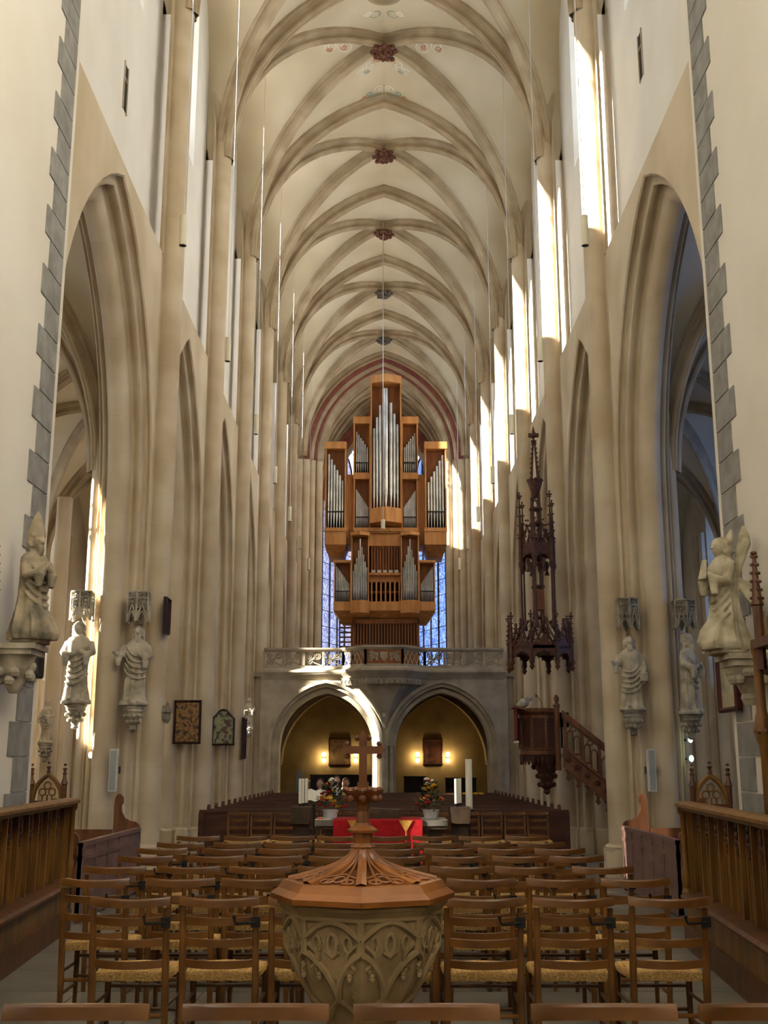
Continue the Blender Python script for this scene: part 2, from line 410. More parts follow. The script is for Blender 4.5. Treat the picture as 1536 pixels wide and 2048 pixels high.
for sg in (-1, 1):
    S = side(sg)
    wall = MB(); cler = MB(); aisle = MB()
    wroot = struct('wall_%s' % S); wroot['label'] = 'cream stone arcade wall on the %s of the nave' % S
    ys = YK + [YEND + .4]
    for k, yk in enumerate(YK):
        if k > 0:
            p = MB(); pillar_prism(p, FULL, yk, sg, .42, ZA); pillar_prism(p, SHAFT, yk, sg, ZA, ZSP, close=False); p.grid([[(sg * (XP - n), yk + t, ZSP) for n, t in SHAFT], [(sg * (XP - (.3 + (n - .3) * .9)), yk + t * .7, ZSP + .7) for n, t in SHAFT], [(sg * (XP - (.25 + (n - .25) * .5)), yk + t * .35, ZSP + 1.6) for n, t in SHAFT]])
            rev = [(-n * AK, t) for n, t in SHAFT]; pillar_prism(p, rev, yk, sg, ZA, 7.2, close=False)
            po = struct('pillar', p, stone, smooth=28, label='clustered stone pillar, %s from the choir on the %s' % (ordn(k - 1), S))
            b = MB()
            pillar_prism(b, FULL, yk, sg, 0, .36, 1.10); pillar_prism(b, FULL, yk, sg, .36, .42, 1.10)
            b.grid([[(sg * (XP - n * 1.10), yk + t * 1.10, .36) for n, t in FULL], [(sg * (XP - n * 1.0), yk + t * 1.0, .46) for n, t in FULL]], True)
            for (n, t) in ((.6, 0), (-.6 * AK, 0), (0, .58), (0, -.58), (.33, .42), (.33, -.42)):
                r_ = .285 if abs(n) > .36 else .17
                b.lathe([(r_, 0), (r_, .36), (r_ * .9, .40), (r_ * .93, .43), (r_ * .78, .47)], 8, (sg * (XP - n), yk + t, 0), PI / 8)
            obj('pillar_base', b, stone, po)
        y1 = ys[k + 1]
        if k == 0: yb0, yb1 = 11.1, 17.0
        elif k < 6: yb0, yb1 = yk, yk + 4.8
        else: yb0, yb1 = yk, YEND + .3
        # arch mouldings
        am = MB(); rows = []
        for n, t in ARCHP: rows.append([(sg * (XP - n), y, z) for y, z in arch_pts(t, yb0, yb1)])
        am.grid(rows); obj('arch_moulding', am, stone, wroot, smooth=28)
        # spandrels on both faces
        for n in (.5, -.5 * AK):
            c = arch_pts(.30, yb0, yb1); wall.grid([[(sg * (XP - n), y, z) for y, z in c], [(sg * (XP - n), y, ZSILL) for y, z in c]])
        wall.add([(sg * 3.6, yb0, ZSILL), (sg * 3.6, yb1, ZSILL), (sg * 3.86, yb1, ZSILL + .3), (sg * 3.86, yb0, ZSILL + .3)], [(0, 1, 2, 3)])
        # clerestory
        mid = (max(yk, yb0) + yb1) / 2; hw = 1.0
        X = sg * 3.85; z0, z1, rise = 13.35, 17.9, 1.5
        hole_wall(cler, X, yb0, yb1, ZSILL + .25, ZTOP, mid - hw, mid + hw, z0, z1, rise)
        ci = [(mid - hw, z0)] + win_curve(mid - hw, mid + hw, z1 - rise, rise) + [(mid + hw, z0)]
        h2 = .78; cu = [(mid - h2, z0 + .35)] + win_curve(mid - h2, mid + h2, z1 - .2 - rise, rise) + [(mid + h2, z0 + .35)]
        cler.grid([[(X, y, z) for y, z in ci], [(sg * 4.45, y, z) for y, z in cu]], True)
        window(lambda a, z, t: (sg * (4.42 + t), a, z), mid - h2, mid + h2, z0 + .35, z1 - .2, rise, 3, 6, glass_pale)
        portal((sg * 4.6, mid, 15.5), (-sg, 0, 0), 1.7, 4.4)
        # wall rib framing the lunette
        # aisle outer wall with window
        ym = mid + {0: .62, 3: -.80}.get(k, .95); X2 = sg * 8.5; az0, az1, arise, ah = 3.9, (8.6 if k == 3 else 8.0), 1.1, {0: .6, 3: .40}.get(k, .55)
        hole_wall(aisle, X2, yb0, yb1, 0, 10.0, ym - ah - .2, ym + ah + .2, az0 - .25, az1 + .2, arise)
        ci = [(ym - ah - .2, az0 - .25)] + win_curve(ym - ah - .2, ym + ah + .2, az1 + .2 - arise, arise) + [(ym + ah + .2, az0 - .25)]
        cu = [(ym - ah, az0)] + win_curve(ym - ah, ym + ah, az1 - arise, arise) + [(ym + ah, az0)]
        aisle.grid([[(X2, y, z) for y, z in ci], [(sg * 8.95, y, z) for y, z in cu]], True)
        window(lambda a, z, t: (sg * (8.93 + t), a, z), ym - ah, ym + ah, az0, az1, arise, 2, 6, glass_pale if sg < 0 else glass_deep)
        portal((sg * 9.1, ym, 6), (-sg, 0, 0), 1.2, 4.1)
        # moulded jambs beside the aisle window
        for dy in (-1, 1):
            jb = MB()
            for q, r_ in ((ah + .34, .10), (ah + .56, .07), (ah + .80, .12), (ah + 1.1, .07)):
                jb.lathe([(r_, .5), (r_, 7.6)], 8, (sg * (8.46 - .0), ym + dy * q, 0))
            obj('window_jamb', jb, stone, wroot)
        # wall shafts in the aisle
        if k > 0:
            ws = MB()
            for dn, rr_ in ((0, .2), (-.24, .11), (.24, .11)): ws.lathe([(rr_, 0), (rr_, 6.2)], 10, (sg * (8.42 - (0.06 if dn == 0 else 0)), yk + dn, 0))
            struct('pillar', ws, stone, label='slim wall shaft in the %s aisle, %s from the choir' % (S, ordn(k - 1)))
    obj('spandrel', wall, stone_sp, wroot, smooth=0)
    obj('clerestory', cler, plaster, wroot, smooth=0)
    struct('wall_aisle_%s' % S, aisle, stone_sp, smooth=0)
    # small slit opening high above the first arch
    sl = MB(); zc = 11.4 if sg < 0 else 11.95; yy = 14.75
    sl.box(min(sg * 3.842, sg * 3.87), yy - .09, zc - .35, max(sg * 3.842, sg * 3.87), yy + .09, zc + .38)
    slr = obj('slit_opening', sl, dark, wroot, smooth=0)
    s2 = MB()
    for a, b in ((-.12, -.09), (.09, .12)): s2.box(min(sg * 3.83, sg * 3.87), yy + a, zc - .38, max(sg * 3.83, sg * 3.87), yy + b, zc + .40)
    s2.box(min(sg * 3.83, sg * 3.87), yy - .09, zc + .12, max(sg * 3.83, sg * 3.87), yy + .09, zc + .15)
    obj('slit_frame', s2, gal_stone, wroot, smooth=0)

    # choir wall beside the camera with painted quoins
    cw = MB(); cw.box(min(sg * 3.55, sg * 4.75), -9, 0, max(sg * 3.55, sg * 4.75), 11.5, 11.0)
    # high choir windows
    for (a, b) in ((-9, -6.6), (-4.4, -2.2), (0, 2.2), (4.4, 11.5)):
        cw.box(min(sg * 3.55, sg * 4.75), a, 11, max(sg * 3.55, sg * 4.75), b, 19.6)
    cw.box(min(sg * 3.55, sg * 4.75), -9, 18.2, max(sg * 3.55, sg * 4.75), 11.5, 19.6)
    cwo = struct('wall_choir_%s' % S, cw, plaster_choir, smooth=0, label='smooth cream plaster choir wall on the %s with grey quoins' % S)
    for a in (-6.6, -2.2, 2.2):
        window(lambda y, z, t: (sg * (4.5 + t), y, z), a, a + 2.2, 11.0, 18.2, 1.3, 3, 4, glass_pale)
        portal((sg * 4.8, a + 1.1, 14.6), (-sg, 0, 0), 2.2, 7.2)
    zq = 0.0; i = 0
    while zq < 15.5:
        h = .335; ln = .64 if i % 2 else .46
        q = MB(); x0, x1 = (-3.551, -3.536) if sg < 0 else (3.536, 3.551)
        q.box(x0, 11.36 - ln, zq + .008, x1, 11.36, zq + h - .008)
        obj('quoin_stone', q, quoin, cwo, smooth=0); zq += h; i += 1

# choir behind the camera: closing wall with a tall window, and its ceiling
bw = MB(); bw.box(-4.75, -9.4, 0, 4.75, -9, 6); bw.box(-4.75, -9.4, 6, -.8, -9, 19.6); bw.box(.8, -9.4, 6, 4.75, -9, 19.6); bw.box(-.8, -9.4, 15, .8, -9, 19.6); bw.box(-.8, -9.4, 6, .8, -9, 8)
struct('wall_back', bw, plaster_choir, smooth=0)
window(lambda a, z, t: (a, -9.2 - t, z), -.8, .8, 8, 15, 1.0, 2, 6, glass_pale)
portal((0, -9.5, 11.5), (0, 1, 0), 1.6, 7)
for sg in (-1, 1):   # aisles end beside the choir
    struct('wall_aisle_end_%s' % side(sg), MB().box(min(sg * 4.4, sg * 9), 10.6, 0, max(sg * 4.4, sg * 9), 10.9, 10), plaster, smooth=0)
    struct('wall_aisle_far_%s' % side(sg), MB().box(min(sg * 4.6, sg * 9), YEND + .3, 0, max(sg * 4.6, sg * 9), YEND + .6, 10), plaster, smooth=0)

# ------------------------------------------------------------------ vaults
WEBS = MB(); ceil = struct('ceiling'); ceil['label'] = 'cream ribbed vault over the nave'
_rh = [(.17, -.04), (.17, .05), (.155, .065), (.105, .075), (.06, .11), (.048, .16), (.055, .195), (.085, .20), (.095, .235), (.08, .28), (.04, .30), (.03, .325)]
RIBP = [(-a, b) for a, b in _rh] + [(a, b) for a, b in reversed(_rh)]
def rib(pts, k=1.0, prof=RIBP):
    """pts in one vertical plane; sweeps the rib profile hanging below the web"""
    P = [Vector(p) for p in pts]; h = (P[-1] - P[0]); h.z = 0; h.normalize(); bvec = Vector((-h.y, h.x, 0)); rows = []
    for i, p in enumerate(P):
        t = (P[min(i + 1, len(P) - 1)] - P[max(i - 1, 0)]).normalized(); nrm = bvec.cross(t)
        if nrm.z > 0 or (abs(nrm.z) < 1e-6 and nrm.dot(h) < 0): nrm = -nrm
        if nrm.dot(h) < -1e-4 and nrm.z > -1e-4: nrm = -nrm
        rows.append([p + bvec * (b * k) + nrm * (d * k) for b, d in prof])
    return MB().grid(rows)
def curve(p0, p1, z0, z1):
    a = math.hypot(p1[0] - p0[0], p1[1] - p0[1])
    return [Vector((lerp(p0[0], p1[0], q), lerp(p0[1], p1[1], q), z0 + pointed(q, a, z1 - z0))) for q in SS]
def vault(parent, xa, xb, xw, ys, zs, zr, web_m, rib_m, k=1.0, boss=None, stilt=1.6, wallz=None):
    """bays of ribbed vault between x = xa and xb (springers); xw = (left, right) wall planes"""
    xm = (xa + xb) / 2; zw = wallz or zr - .5
    for i in range(len(ys)):
        y = ys[i]
        for x in (xa, xb): obj('transverse_rib', rib(curve((x, y), (xm, y), zs, zr), k), rib_m, parent, smooth=24)
        if i == len(ys) - 1: break
        y2 = ys[i + 1]; m = (y + y2) / 2; web = MB()
        for x, w in ((xa, xw[0]), (xb, xw[1])):
            for yy in (y, y2):
                T = curve((x, yy), (xm, yy), zs, zr); D = curve((x, yy), (xm, m), zs, zr + .02)
                web.grid([[lerp(a, b, s) for a, b in zip(T, D)] for s in (0, .25, .5, .75, 1)])
                a = abs(m - yy); sgn = 1 if m > yy else -1; W = []
                for j in range(15):
                    if j < 5: W.append(Vector((w, yy, zs + stilt * j / 5)))
                    else:
                        q = ((j - 5) / 9) ** 1.6; W.append(Vector((w, yy + sgn * a * q, zs + stilt + pointed(q, a, zw - zs - stilt))))
                web.grid([[lerp(a_, b_, s) for a_, b_ in zip(D, W)] for s in (0, .25, .5, .75, 1)])
                obj('diagonal_rib', rib(D, k * .92), rib_m, parent, smooth=24)
        obj('vault_web', web, web_m, parent, smooth=60)
        if parent is ceil: WEBS.add(web.v, web.f)
        if boss: boss(xm, m, zr)
BN = [0]
boss_m = [mat('painted_boss', srgb(88, 52, 40), srgb(128, 84, 62), 20, .8, .2, 40), mat('grey_boss', srgb(88, 80, 70), srgb(116, 106, 92), 20, .8, .2, 40)]
def leafboss(x, y, z):
    b = MB(); rb = random.Random(BN[0]); zz = z - .36
    b.lathe([(.02, -.16), (.13, -.12), (.20, -.02), (.17, .08), (.05, .12)], 10, (x, y, zz))
    for i in range(16):
        a = 2 * PI * i / 16; r = .22 if i % 2 else .28
        b.ball((x + r * math.cos(a), y + r * math.sin(a), zz + rb.uniform(-.06, .03)), .075, .075, .06, 6, 4)
    for i in range(8):
        a = 2 * PI * i / 8 + .2; b.ball((x + .13 * math.cos(a), y + .13 * math.sin(a), zz - .12), .06, .06, .06, 6, 4)
    obj('boss', b, boss_m[0 if BN[0] < 5 else 1], ceil, label='carved leaf boss where the vault ribs cross'); BN[0] += 1
vault(ceil, -3.55, 3.55, (-3.86, 3.86), YK + [YEND], ZSP, ZRID, stone_web, stone_rib, 1.0, leafboss, 1.8, 18.7)
# round opening ring on the second transverse arch
ring = MB()
for r0, r1, z0, z1 in ((.30, .34, -.35, -.42), (.34, .46, -.42, -.38), (.46, .50, -.38, -.22), (.50, .50, -.22, .1), (.30, .30, .1, -.35)):
    ring.grid([[(r * math.cos(a), 22.0 + r * math.sin(a), ZRID + z) for a in [2 * PI * i / 28 for i in range(28)]] for r, z in ((r0, z0), (r1, z1))], True)
obj('ring_boss', ring, stone_rib, ceil, label='round moulded stone ring at the vault crown')
obj('ring_cover', MB().lathe([(.33, 0), (.33, .04)], 24, (0, 22.0, ZRID - .2)), mat('brass_cover', srgb(150, 108, 44), srgb(120, 84, 34), 20, .5), ceil)
# painted scrollwork near the first visible boss, following the curve of the vault
from mathutils.bvhtree import BVHTree
BV = BVHTree.FromPolygons([Vector(v) for v in WEBS.v], WEBS.f)
def web_z(x, y, z=10.0):
    h = BV.ray_cast(Vector((x, y, z)), Vector((0, 0, 1))); return h[0].z if h[0] else ZRID
def ribbon(pts, w, m):
    A, B = [], []
    for i, p in enumerate(pts):
        q = pts[min(i + 1, len(pts) - 1)]; o = pts[max(i - 1, 0)]; d = Vector((q[0] - o[0], q[1] - o[1], 0)); d = d.normalized() if d.length else Vector((1, 0, 0)); n_ = Vector((-d.y, d.x, 0)) * w * (.4 + .6 * math.sin(PI * (i + .5) / len(pts)))
        for L_, s in ((A, 1), (B, -1)):
            x, y = p[0] + n_.x * s, p[1] + n_.y * s; L_.append((x, y, web_z(x, y) - .006))
    return obj('painted_scroll', MB().grid([A, B]), m, ceil)
scroll_o = mat('faded_orange_paint', srgb(196, 138, 96)); scroll_g = mat('faded_green_paint', srgb(150, 160, 140)); scroll_w = mat('faded_white_paint', srgb(236, 228, 212))
BYc = YK[2] + 2.4 if False else YK[2] + 0.0
BYc = 24.2
def curl(cx, cy_, r, ph, dr, w, m, turns=2.2): ribbon([(cx + r * (1 - u / 22) * math.cos(ph + dr * u * turns * .28), cy_ + r * (1 - u / 22) * math.sin(ph + dr * u * turns * .28)) for u in range(20)], w, m)
for s in (-1, 1):
    for (dx, dy, r, m_) in ((.95, .16, .20, scroll_w), (1.3, .10, .17, scroll_w), (.98, .18, .10, scroll_o), (1.35, .2, .09, scroll_o), (1.25, -.05, .09, scroll_o), (.35, .95, .20, scroll_w), (.55, 1.1, .14, scroll_w), (.2, .8, .12, scroll_o), (.45, 1.15, .10, scroll_g), (.16, 2.0, .16, scroll_w), (.38, 2.12, .12, scroll_g), (.55, 2.2, .08, scroll_o), (.2, -1.0, .15, scroll_g), (.38, -1.05, .1, scroll_w)):
        curl(s * dx, BYc + dy, r, .6 * dx + (0 if s > 0 else PI), s, .022, m_)
    ribbon([(s * .08, BYc + 2.18), (s * .35, BYc + 2.22), (s * .62, BYc + 2.3)], .05, scroll_g)
aisc = {}
for sg in (-1, 1):
    a = struct('ceiling_aisle_%s' % side(sg)); aisc[sg] = a
    x0, x1 = (-8.4, -4.45) if sg < 0 else (4.45, 8.4)
    vault(a, x0, x1, (x0 + (-.1 if sg < 0 else .0), x1 + (0 if sg < 0 else .1)), [10.9] + YK[1:] + [YEND], 6.1, 9.6, stone_web, stone_rib, .75, None, .6, 9.3)
    struct('roof_aisle_%s' % side(sg), MB().box(min(sg * 3.9, sg * 9.2), 10.5, 10.0, max(sg * 3.9, sg * 9.2), YEND + .6, 10.15), plaster, smooth=0)
struct('roof_choir', MB().box(-4.8, -9.4, 19.6, 4.8, 12.3, 19.8), plaster, smooth=0)
struct('roof_nave', MB().box(-4.8, 12.3, 19.6, 4.8, 59, 19.8), plaster, smooth=0)

# ------------------------------------------------------------------ west choir behind the organ
def ring_arch(mb, a, zs, zap, w, y0, y1, n=14):
    """pointed arch band in the plane across the nave: opening half-width a, band width w, from y0 to y1"""
    h = zap - zs
    def L(e):
        aa = a + e; hh = h + e
        pts = [(-aa + aa * q, zs + pointed(q, aa, hh)) for q in [(i / n) ** 1.5 for i in range(n + 1)]]
        return pts + [(-x, z) for x, z in reversed(pts[:-1])]
    i, o = L(0), L(w)
    mb.grid([[(x, y1, z) for x, z in i], [(x, y0, z) for x, z in i], [(x, y0, z) for x, z in o], [(x, y1, z) for x, z in o]])
CA, CZ, CAP = 2.62, 14.2, 18.05
wch = struct('wall_west'); wch['label'] = 'pointed arch of the west choir with red painted bands'
m1 = MB(); ring_arch(m1, CA + .72, CZ, CAP + .72, .9, YEND, YEND + .3); obj('arch_field', m1, stone_rib, wch)
m1 = MB(); ring_arch(m1, CA + .52, CZ, CAP + .52, .22, YEND - .06, YEND + .3); obj('red_band', m1, redpaint, wch)
m1 = MB(); ring_arch(m1, CA + .36, CZ, CAP + .36, .16, YEND + .02, YEND + .4); obj('arch_roll', m1, stone_rib, wch)
m1 = MB(); ring_arch(m1, CA + .27, CZ, CAP + .27, .09, YEND + .1, YEND + .5); obj('red_band', m1, redpaint, wch)
m1 = MB(); ring_arch(m1, CA, CZ, CAP, .27, YEND + .2, YEND + 1.1); obj('arch_roll', m1, stone_rib, wch)
jm = MB()
for sg in (-1, 1):
    for n, y, r in ((CA + .14, YEND + .35, .16), (CA + .42, YEND + .18, .14), (CA + .66, YEND + .02, .15), (CA + .95, YEND, .17)):
        jm.lathe([(r, 4.0), (r, CZ)], 10, (sg * n, y, 0))
    jm.box(min(sg * (CA + .1), sg * 4.2), YEND + .3, 4, max(sg * (CA + .1), sg * 4.2), YEND + 1.1, CZ + .2)
obj('jamb', jm, stone, wch)
hw_ = MB()                                           # gable wall over the arch
top = MB(); n = 14
pts = [(-(CA + 1.6) + (CA + 1.6) * q, CZ + pointed(q, CA + 1.6, CAP + 1.6 - CZ)) for q in [(i / n) ** 1.5 for i in range(n + 1)]]
pts += [(-x, z) for x, z in reversed(pts[:-1])]
hw_.grid([[(x, YEND + .2, z) for x, z in pts], [(x, YEND + .2, 20.2) for x, z in pts]]); obj('gable_field', hw_, plaster, wch, smooth=0)
CW = 3.05
chv = struct('ceiling_west_choir'); chv['label'] = 'ribbed vault of the west choir behind the organ'
vault(chv, -CW, CW, (-CW - .05, CW + .05), [46.4, 49.2, 52.4], 13.6, 18.3, stone_web, stone_rib, 1.0, None, 1.0, 17.8)
m1 = MB(); ring_arch(m1, CW - .75, 13.3, 17.3, .55, 49.05, 49.4); obj('red_arch', m1, redpaint, chv)
m1 = MB(); ring_arch(m1, CW - .9, 13.3, 17.1, .16, 48.95, 49.45); obj('arch_roll', m1, stone_rib, chv)
net = MB()                                           # net ribs of the apse vault
for sg in (-1, 1):
    for (x0, y0, z0), (x1, y1, z1) in (((0, 50.6, 18.0), (1.3, 49.8, 17.6)), ((1.3, 49.8, 17.6), (2.4, 50.8, 15.6)), ((0, 52.3, 18.0), (1.3, 51.4, 17.3)), ((1.3, 51.4, 17.3), (2.3, 52.3, 15.2)), ((1.3, 49.8, 17.6), (1.3, 51.4, 17.3)), ((0, 50.6, 18.0), (1.3, 51.4, 17.3))):
        net.bar((sg * x0, y0, z0), (sg * x1, y1, z1), .16, .2)
obj('net_rib', net, stone_rib, chv)['kind'] = 'stuff'
for sg in (-1, 1):
    S = side(sg); w = MB()
    w.box(min(sg * 3.1, sg * 3.4), YEND + .9, 4, max(sg * 3.1, sg * 3.4), 50.5, 19.5)
    A, B = Vector((sg * 3.1, 50.5, 0)), Vector((sg * 1.25, 54.6, 0)); d = (B - A); ln = d.length; d.normalize(); nrm = Vector((sg * d.y * 1, 0, 0)); nv = Vector((d.y * sg, -d.x * sg, 0)); nv = nv if nv.y > 0 else -nv
    f = lambda a, z, t: tuple(A + d * a + nv * t + Vector((0, 0, z)))
    w0, w1, z0, z1 = .22, ln - .25, 4.9, 17.0
    for (a0, a1, b0, b1) in ((0, w0, 4, 19.5), (w1, ln, 4, 19.5), (w0, w1, 4, z0), (w0, w1, z1, 19.5)):
        w.add([f(a0, b0, 0), f(a1, b0, 0), f(a1, b1, 0), f(a0, b1, 0)], [(0, 1, 2, 3)]); w.add([f(a0, b0, .4), f(a1, b0, .4), f(a1, b1, .4), f(a0, b1, .4)], [(0, 1, 2, 3)])
    w.add([f(w0, z0, 0), f(w0, z0, .4), f(w0, z1, .4), f(w0, z1, 0)], [(0, 1, 2, 3)]); w.add([f(w1, z0, 0), f(w1, z0, .4), f(w1, z1, .4), f(w1, z1, 0)], [(0, 1, 2, 3)])
    struct('wall_apse_%s' % S, w, stone_sp, smooth=0)
    window(lambda a, z, t: f(a, z, .25 + t), w0, w1, z0, z1, 1.6, 5, 14, glass_lilac if sg < 0 else glass_blue, bar=.045, tint=True)
    mp = A + d * (ln / 2) + nv * .5; portal((mp.x, mp.y, 11), tuple(-nv), ln - .5, 12)
    js = MB()
    for a in (.1, ln - .1): js.lathe([(.13, 4), (.13, 14)], 10, f(a, 0, -.08))
    js.lathe([(.1, 4), (.1, 14)], 10, (sg * 3.0, 49.9, 0))
    struct('pillar', js, stone, label='slender shafts framing the %s window of the west choir' % S)
w = MB(); w.box(-1.3, 54.5, 4, 1.3, 54.9, 5.2); w.box(-1.3, 54.5, 17, 1.3, 54.9, 19.5); w.box(-1.35, 54.5, 5.2, -1.0, 54.9, 17); w.box(1.0, 54.5, 5.2, 1.35, 54.9, 17)
struct('wall_apse_end', w, stone_sp, smooth=0)
window(lambda a, z, t: (a, 54.7 + t, z), -1.0, 1.0, 5.2, 17, 1.4, 3, 10, glass_blue, tint=True)
portal((0, 55.1, 11), (0, -1, 0), 2, 11.5)
# ------------------------------------------------------------------ organ gallery
GY = 31.0
def arc2(cx, a, zs, zap, n=10, z0=0.0):
    L = [(cx - a + a * q, zs + pointed(q, a, zap - zs)) for q in [(i / n) ** 1.5 for i in range(n + 1)]]
    return [(cx - a, z0)] + L + [(2 * cx - x, z) for x, z in reversed(L[:-1])] + [(cx + a, z0)]
gw = struct('wall_gallery'); gw['label'] = 'stone gallery front with two pointed arches under the organ'
face = MB()
GA = [(-1.60, 1.0), (1.60, 1.0)]
for cx, _ in GA:
    c = arc2(cx, 1.50, 2.05, 3.80)
    face.grid([[(x, GY, z) for x, z in c[1:-1]], [(x, GY, 4.0) for x, z in c[1:-1]]])
    face.grid([[(x, GY + .7, z) for x, z in c[1:-1]], [(x, GY + .7, 4.0) for x, z in c[1:-1]]])
    for a, w, zap, y0, y1 in ((1.50, .09, 3.80, GY - .07, GY + .1), (1.40, .10, 3.70, GY + .06, GY + .3), (1.28, .12, 3.55, GY + .18, GY + .7)):
        i, o = arc2(cx, a, 2.05, zap), arc2(cx, a + w, 2.05, zap + w)
        obj('arch_moulding', MB().grid([[(x, y1, z) for x, z in i], [(x, y0, z) for x, z in i], [(x, y0, z) for x, z in o], [(x, y1, z) for x, z in o]]), gal_stone, gw)
for x0, x1 in ((-3.4, -3.10), (-.10, .10), (3.10, 3.4)):
    for y in (GY, GY + .7): face.add([(x0, y, 0), (x1, y, 0), (x1, y, 4), (x0, y, 4)], [(0, 1, 2, 3)])
obj('gallery_face', face, gal_stone, gw, smooth=0)
mp = MB()
for dx in (-.2, 0, .2): mp.lathe([(.10, 0), (.10, .3), (.075, .36), (.075, 2.1)], 10, (dx, GY - .02 + abs(dx) * .5, 0))
obj('pillar_shaft', mp, gal_stone, gw)
struct('floor_gallery', MB().box(-3.6, GY + .02, 3.98, 3.6, 57, 4.1), gal_stone, smooth=0)
# undercroft behind the arches
uc = MB(); uc.box(-3.6, 38.0, 0, 3.6, 38.3, 4)
struct('wall_undercroft', uc, backwall_m, smooth=0)
us = MB(); us.box(-3.75, GY + .7, 0, -3.45, 38, 4); us.box(3.45, GY + .7, 0, 3.75, 35.3, 4); us.box(3.45, 37, 0, 3.75, 38, 4); us.box(3.45, 35.3, 2.3, 3.75, 37, 4)
struct('wall_undercroft_side', us, backwall_m, smooth=0)
for cx in (-1.7, 1.7):
    c = arc2(cx, 1.68, 1.6, 3.9)
    struct('ceiling_undercroft', MB().grid([[(x, GY + .7, z) for x, z in c[1:-1]], [(x, 38, z) for x, z in c[1:-1]]]), backwall_m)
    for y in (33.0, 35.4):
        i, o = arc2(cx, 1.52, 1.6, 3.72), arc2(cx, 1.68, 1.6, 3.9)
        struct('beam', MB().grid([[(x, y + .3, z) for x, z in i], [(x, y, z) for x, z in i], [(x, y, z) for x, z in o], [(x, y + .3, z) for x, z in o]]), gal_stone)

# balustrade
bal = thing('gallery_balustrade', 'carved stone balustrade with pierced tracery along the organ gallery', 'balustrade', (0, GY, 4.0))
PL = [(-3.32, GY), (-1.13, GY), (-.50, GY - .75), (.50, GY - .75), (1.13, GY), (3.32, GY)]
def off_plan(P, o):
    out = []
    for i, p in enumerate(P):
        p = Vector(p); ns = []
        for a, b in ((i - 1, i), (i, i + 1)):
            if a < 0 or b >= len(P): continue
            d = (Vector(P[b]) - Vector(P[a])).normalized(); ns.append(Vector((d.y, -d.x)))
        m = sum(ns, Vector((0, 0))).normalized(); k = 1 / max(.3, m.dot(ns[0])); out.append(p + m * (o * k))
    return out
def plan_sweep(prof, P=PL):
    mb = MB(); rows = []
    for o, z in prof: rows.append([(p.x, p.y, z) for p in off_plan(P, o)])
    mb.grid(rows + [rows[0]]); return mb
obj('cornice', plan_sweep([(-.1, 3.9), (.02, 3.9), (.05, 3.96), (.10, 4.0), (.17, 4.08), (.17, 4.13), (.10, 4.17), (.06, 4.2), (-.1, 4.2)]), gal_stone, bal)
obj('bottom_rail', plan_sweep([(-.06, 4.2), (.05, 4.2), (.05, 4.27), (-.06, 4.27)]), gal_stone, bal)
obj('hand_rail', plan_sweep([(-.08, 4.66), (.05, 4.66), (.10, 4.71), (.10, 4.76), (-.08, 4.76)]), gal_stone, bal)
obj('frieze', plan_sweep([(-.1, 3.72), (.02, 3.72), (.06, 3.78), (.06, 3.88), (.1, 3.92), (-.1, 3.92)], PL[1:5]), gal_stone, bal)
fz = MB()
for (p, q, n) in ((PL[1], PL[2], 6), (PL[2], PL[3], 7), (PL[3], PL[4], 6)):
    p, q = Vector(p), Vector(q); d = q - p; nv = Vector((d.y, -d.x)).normalized() * .075
    for i in range(n):
        c = p + d * ((i + .5) / n) + nv; hw = d.length / n * .42; dn = d.normalized()
        fz.tube([(c.x + dn.x * hw * math.cos(t), c.y + dn.y * hw * math.cos(t), 3.74 + .13 * math.sin(t)) for t in [PI * j / 6 for j in range(7)]], .014, 4)
obj('frieze_arcade', fz, gal_stone, bal)
cone = MB(); rows = []
for s in [i / 9 for i in range(10)]:
    k = (1 - s) ** 1.9; rows.append([(x * k * .94, GY + .03 + (y - GY) * k * .94 + .0, lerp(3.74, 2.2, s)) for x, y in PL[1:5]])
cone.grid(rows); obj('corbel', cone, gal_stone, bal, smooth=20)
crest = MB()
crest.ball((0.0, GY - .12, 2.98), .07, .05, .13); crest.ball((.03, GY - .14, 3.12), .05, .05, .05); crest.tube([(.08, GY - .1, 2.95), (.12, GY - .12, 3.05), (.07, GY - .12, 3.16)], .025, 5)
obj('carved_head', crest, stat_stone, bal, label='small carved head on the corbel below the balcony')
stops = []
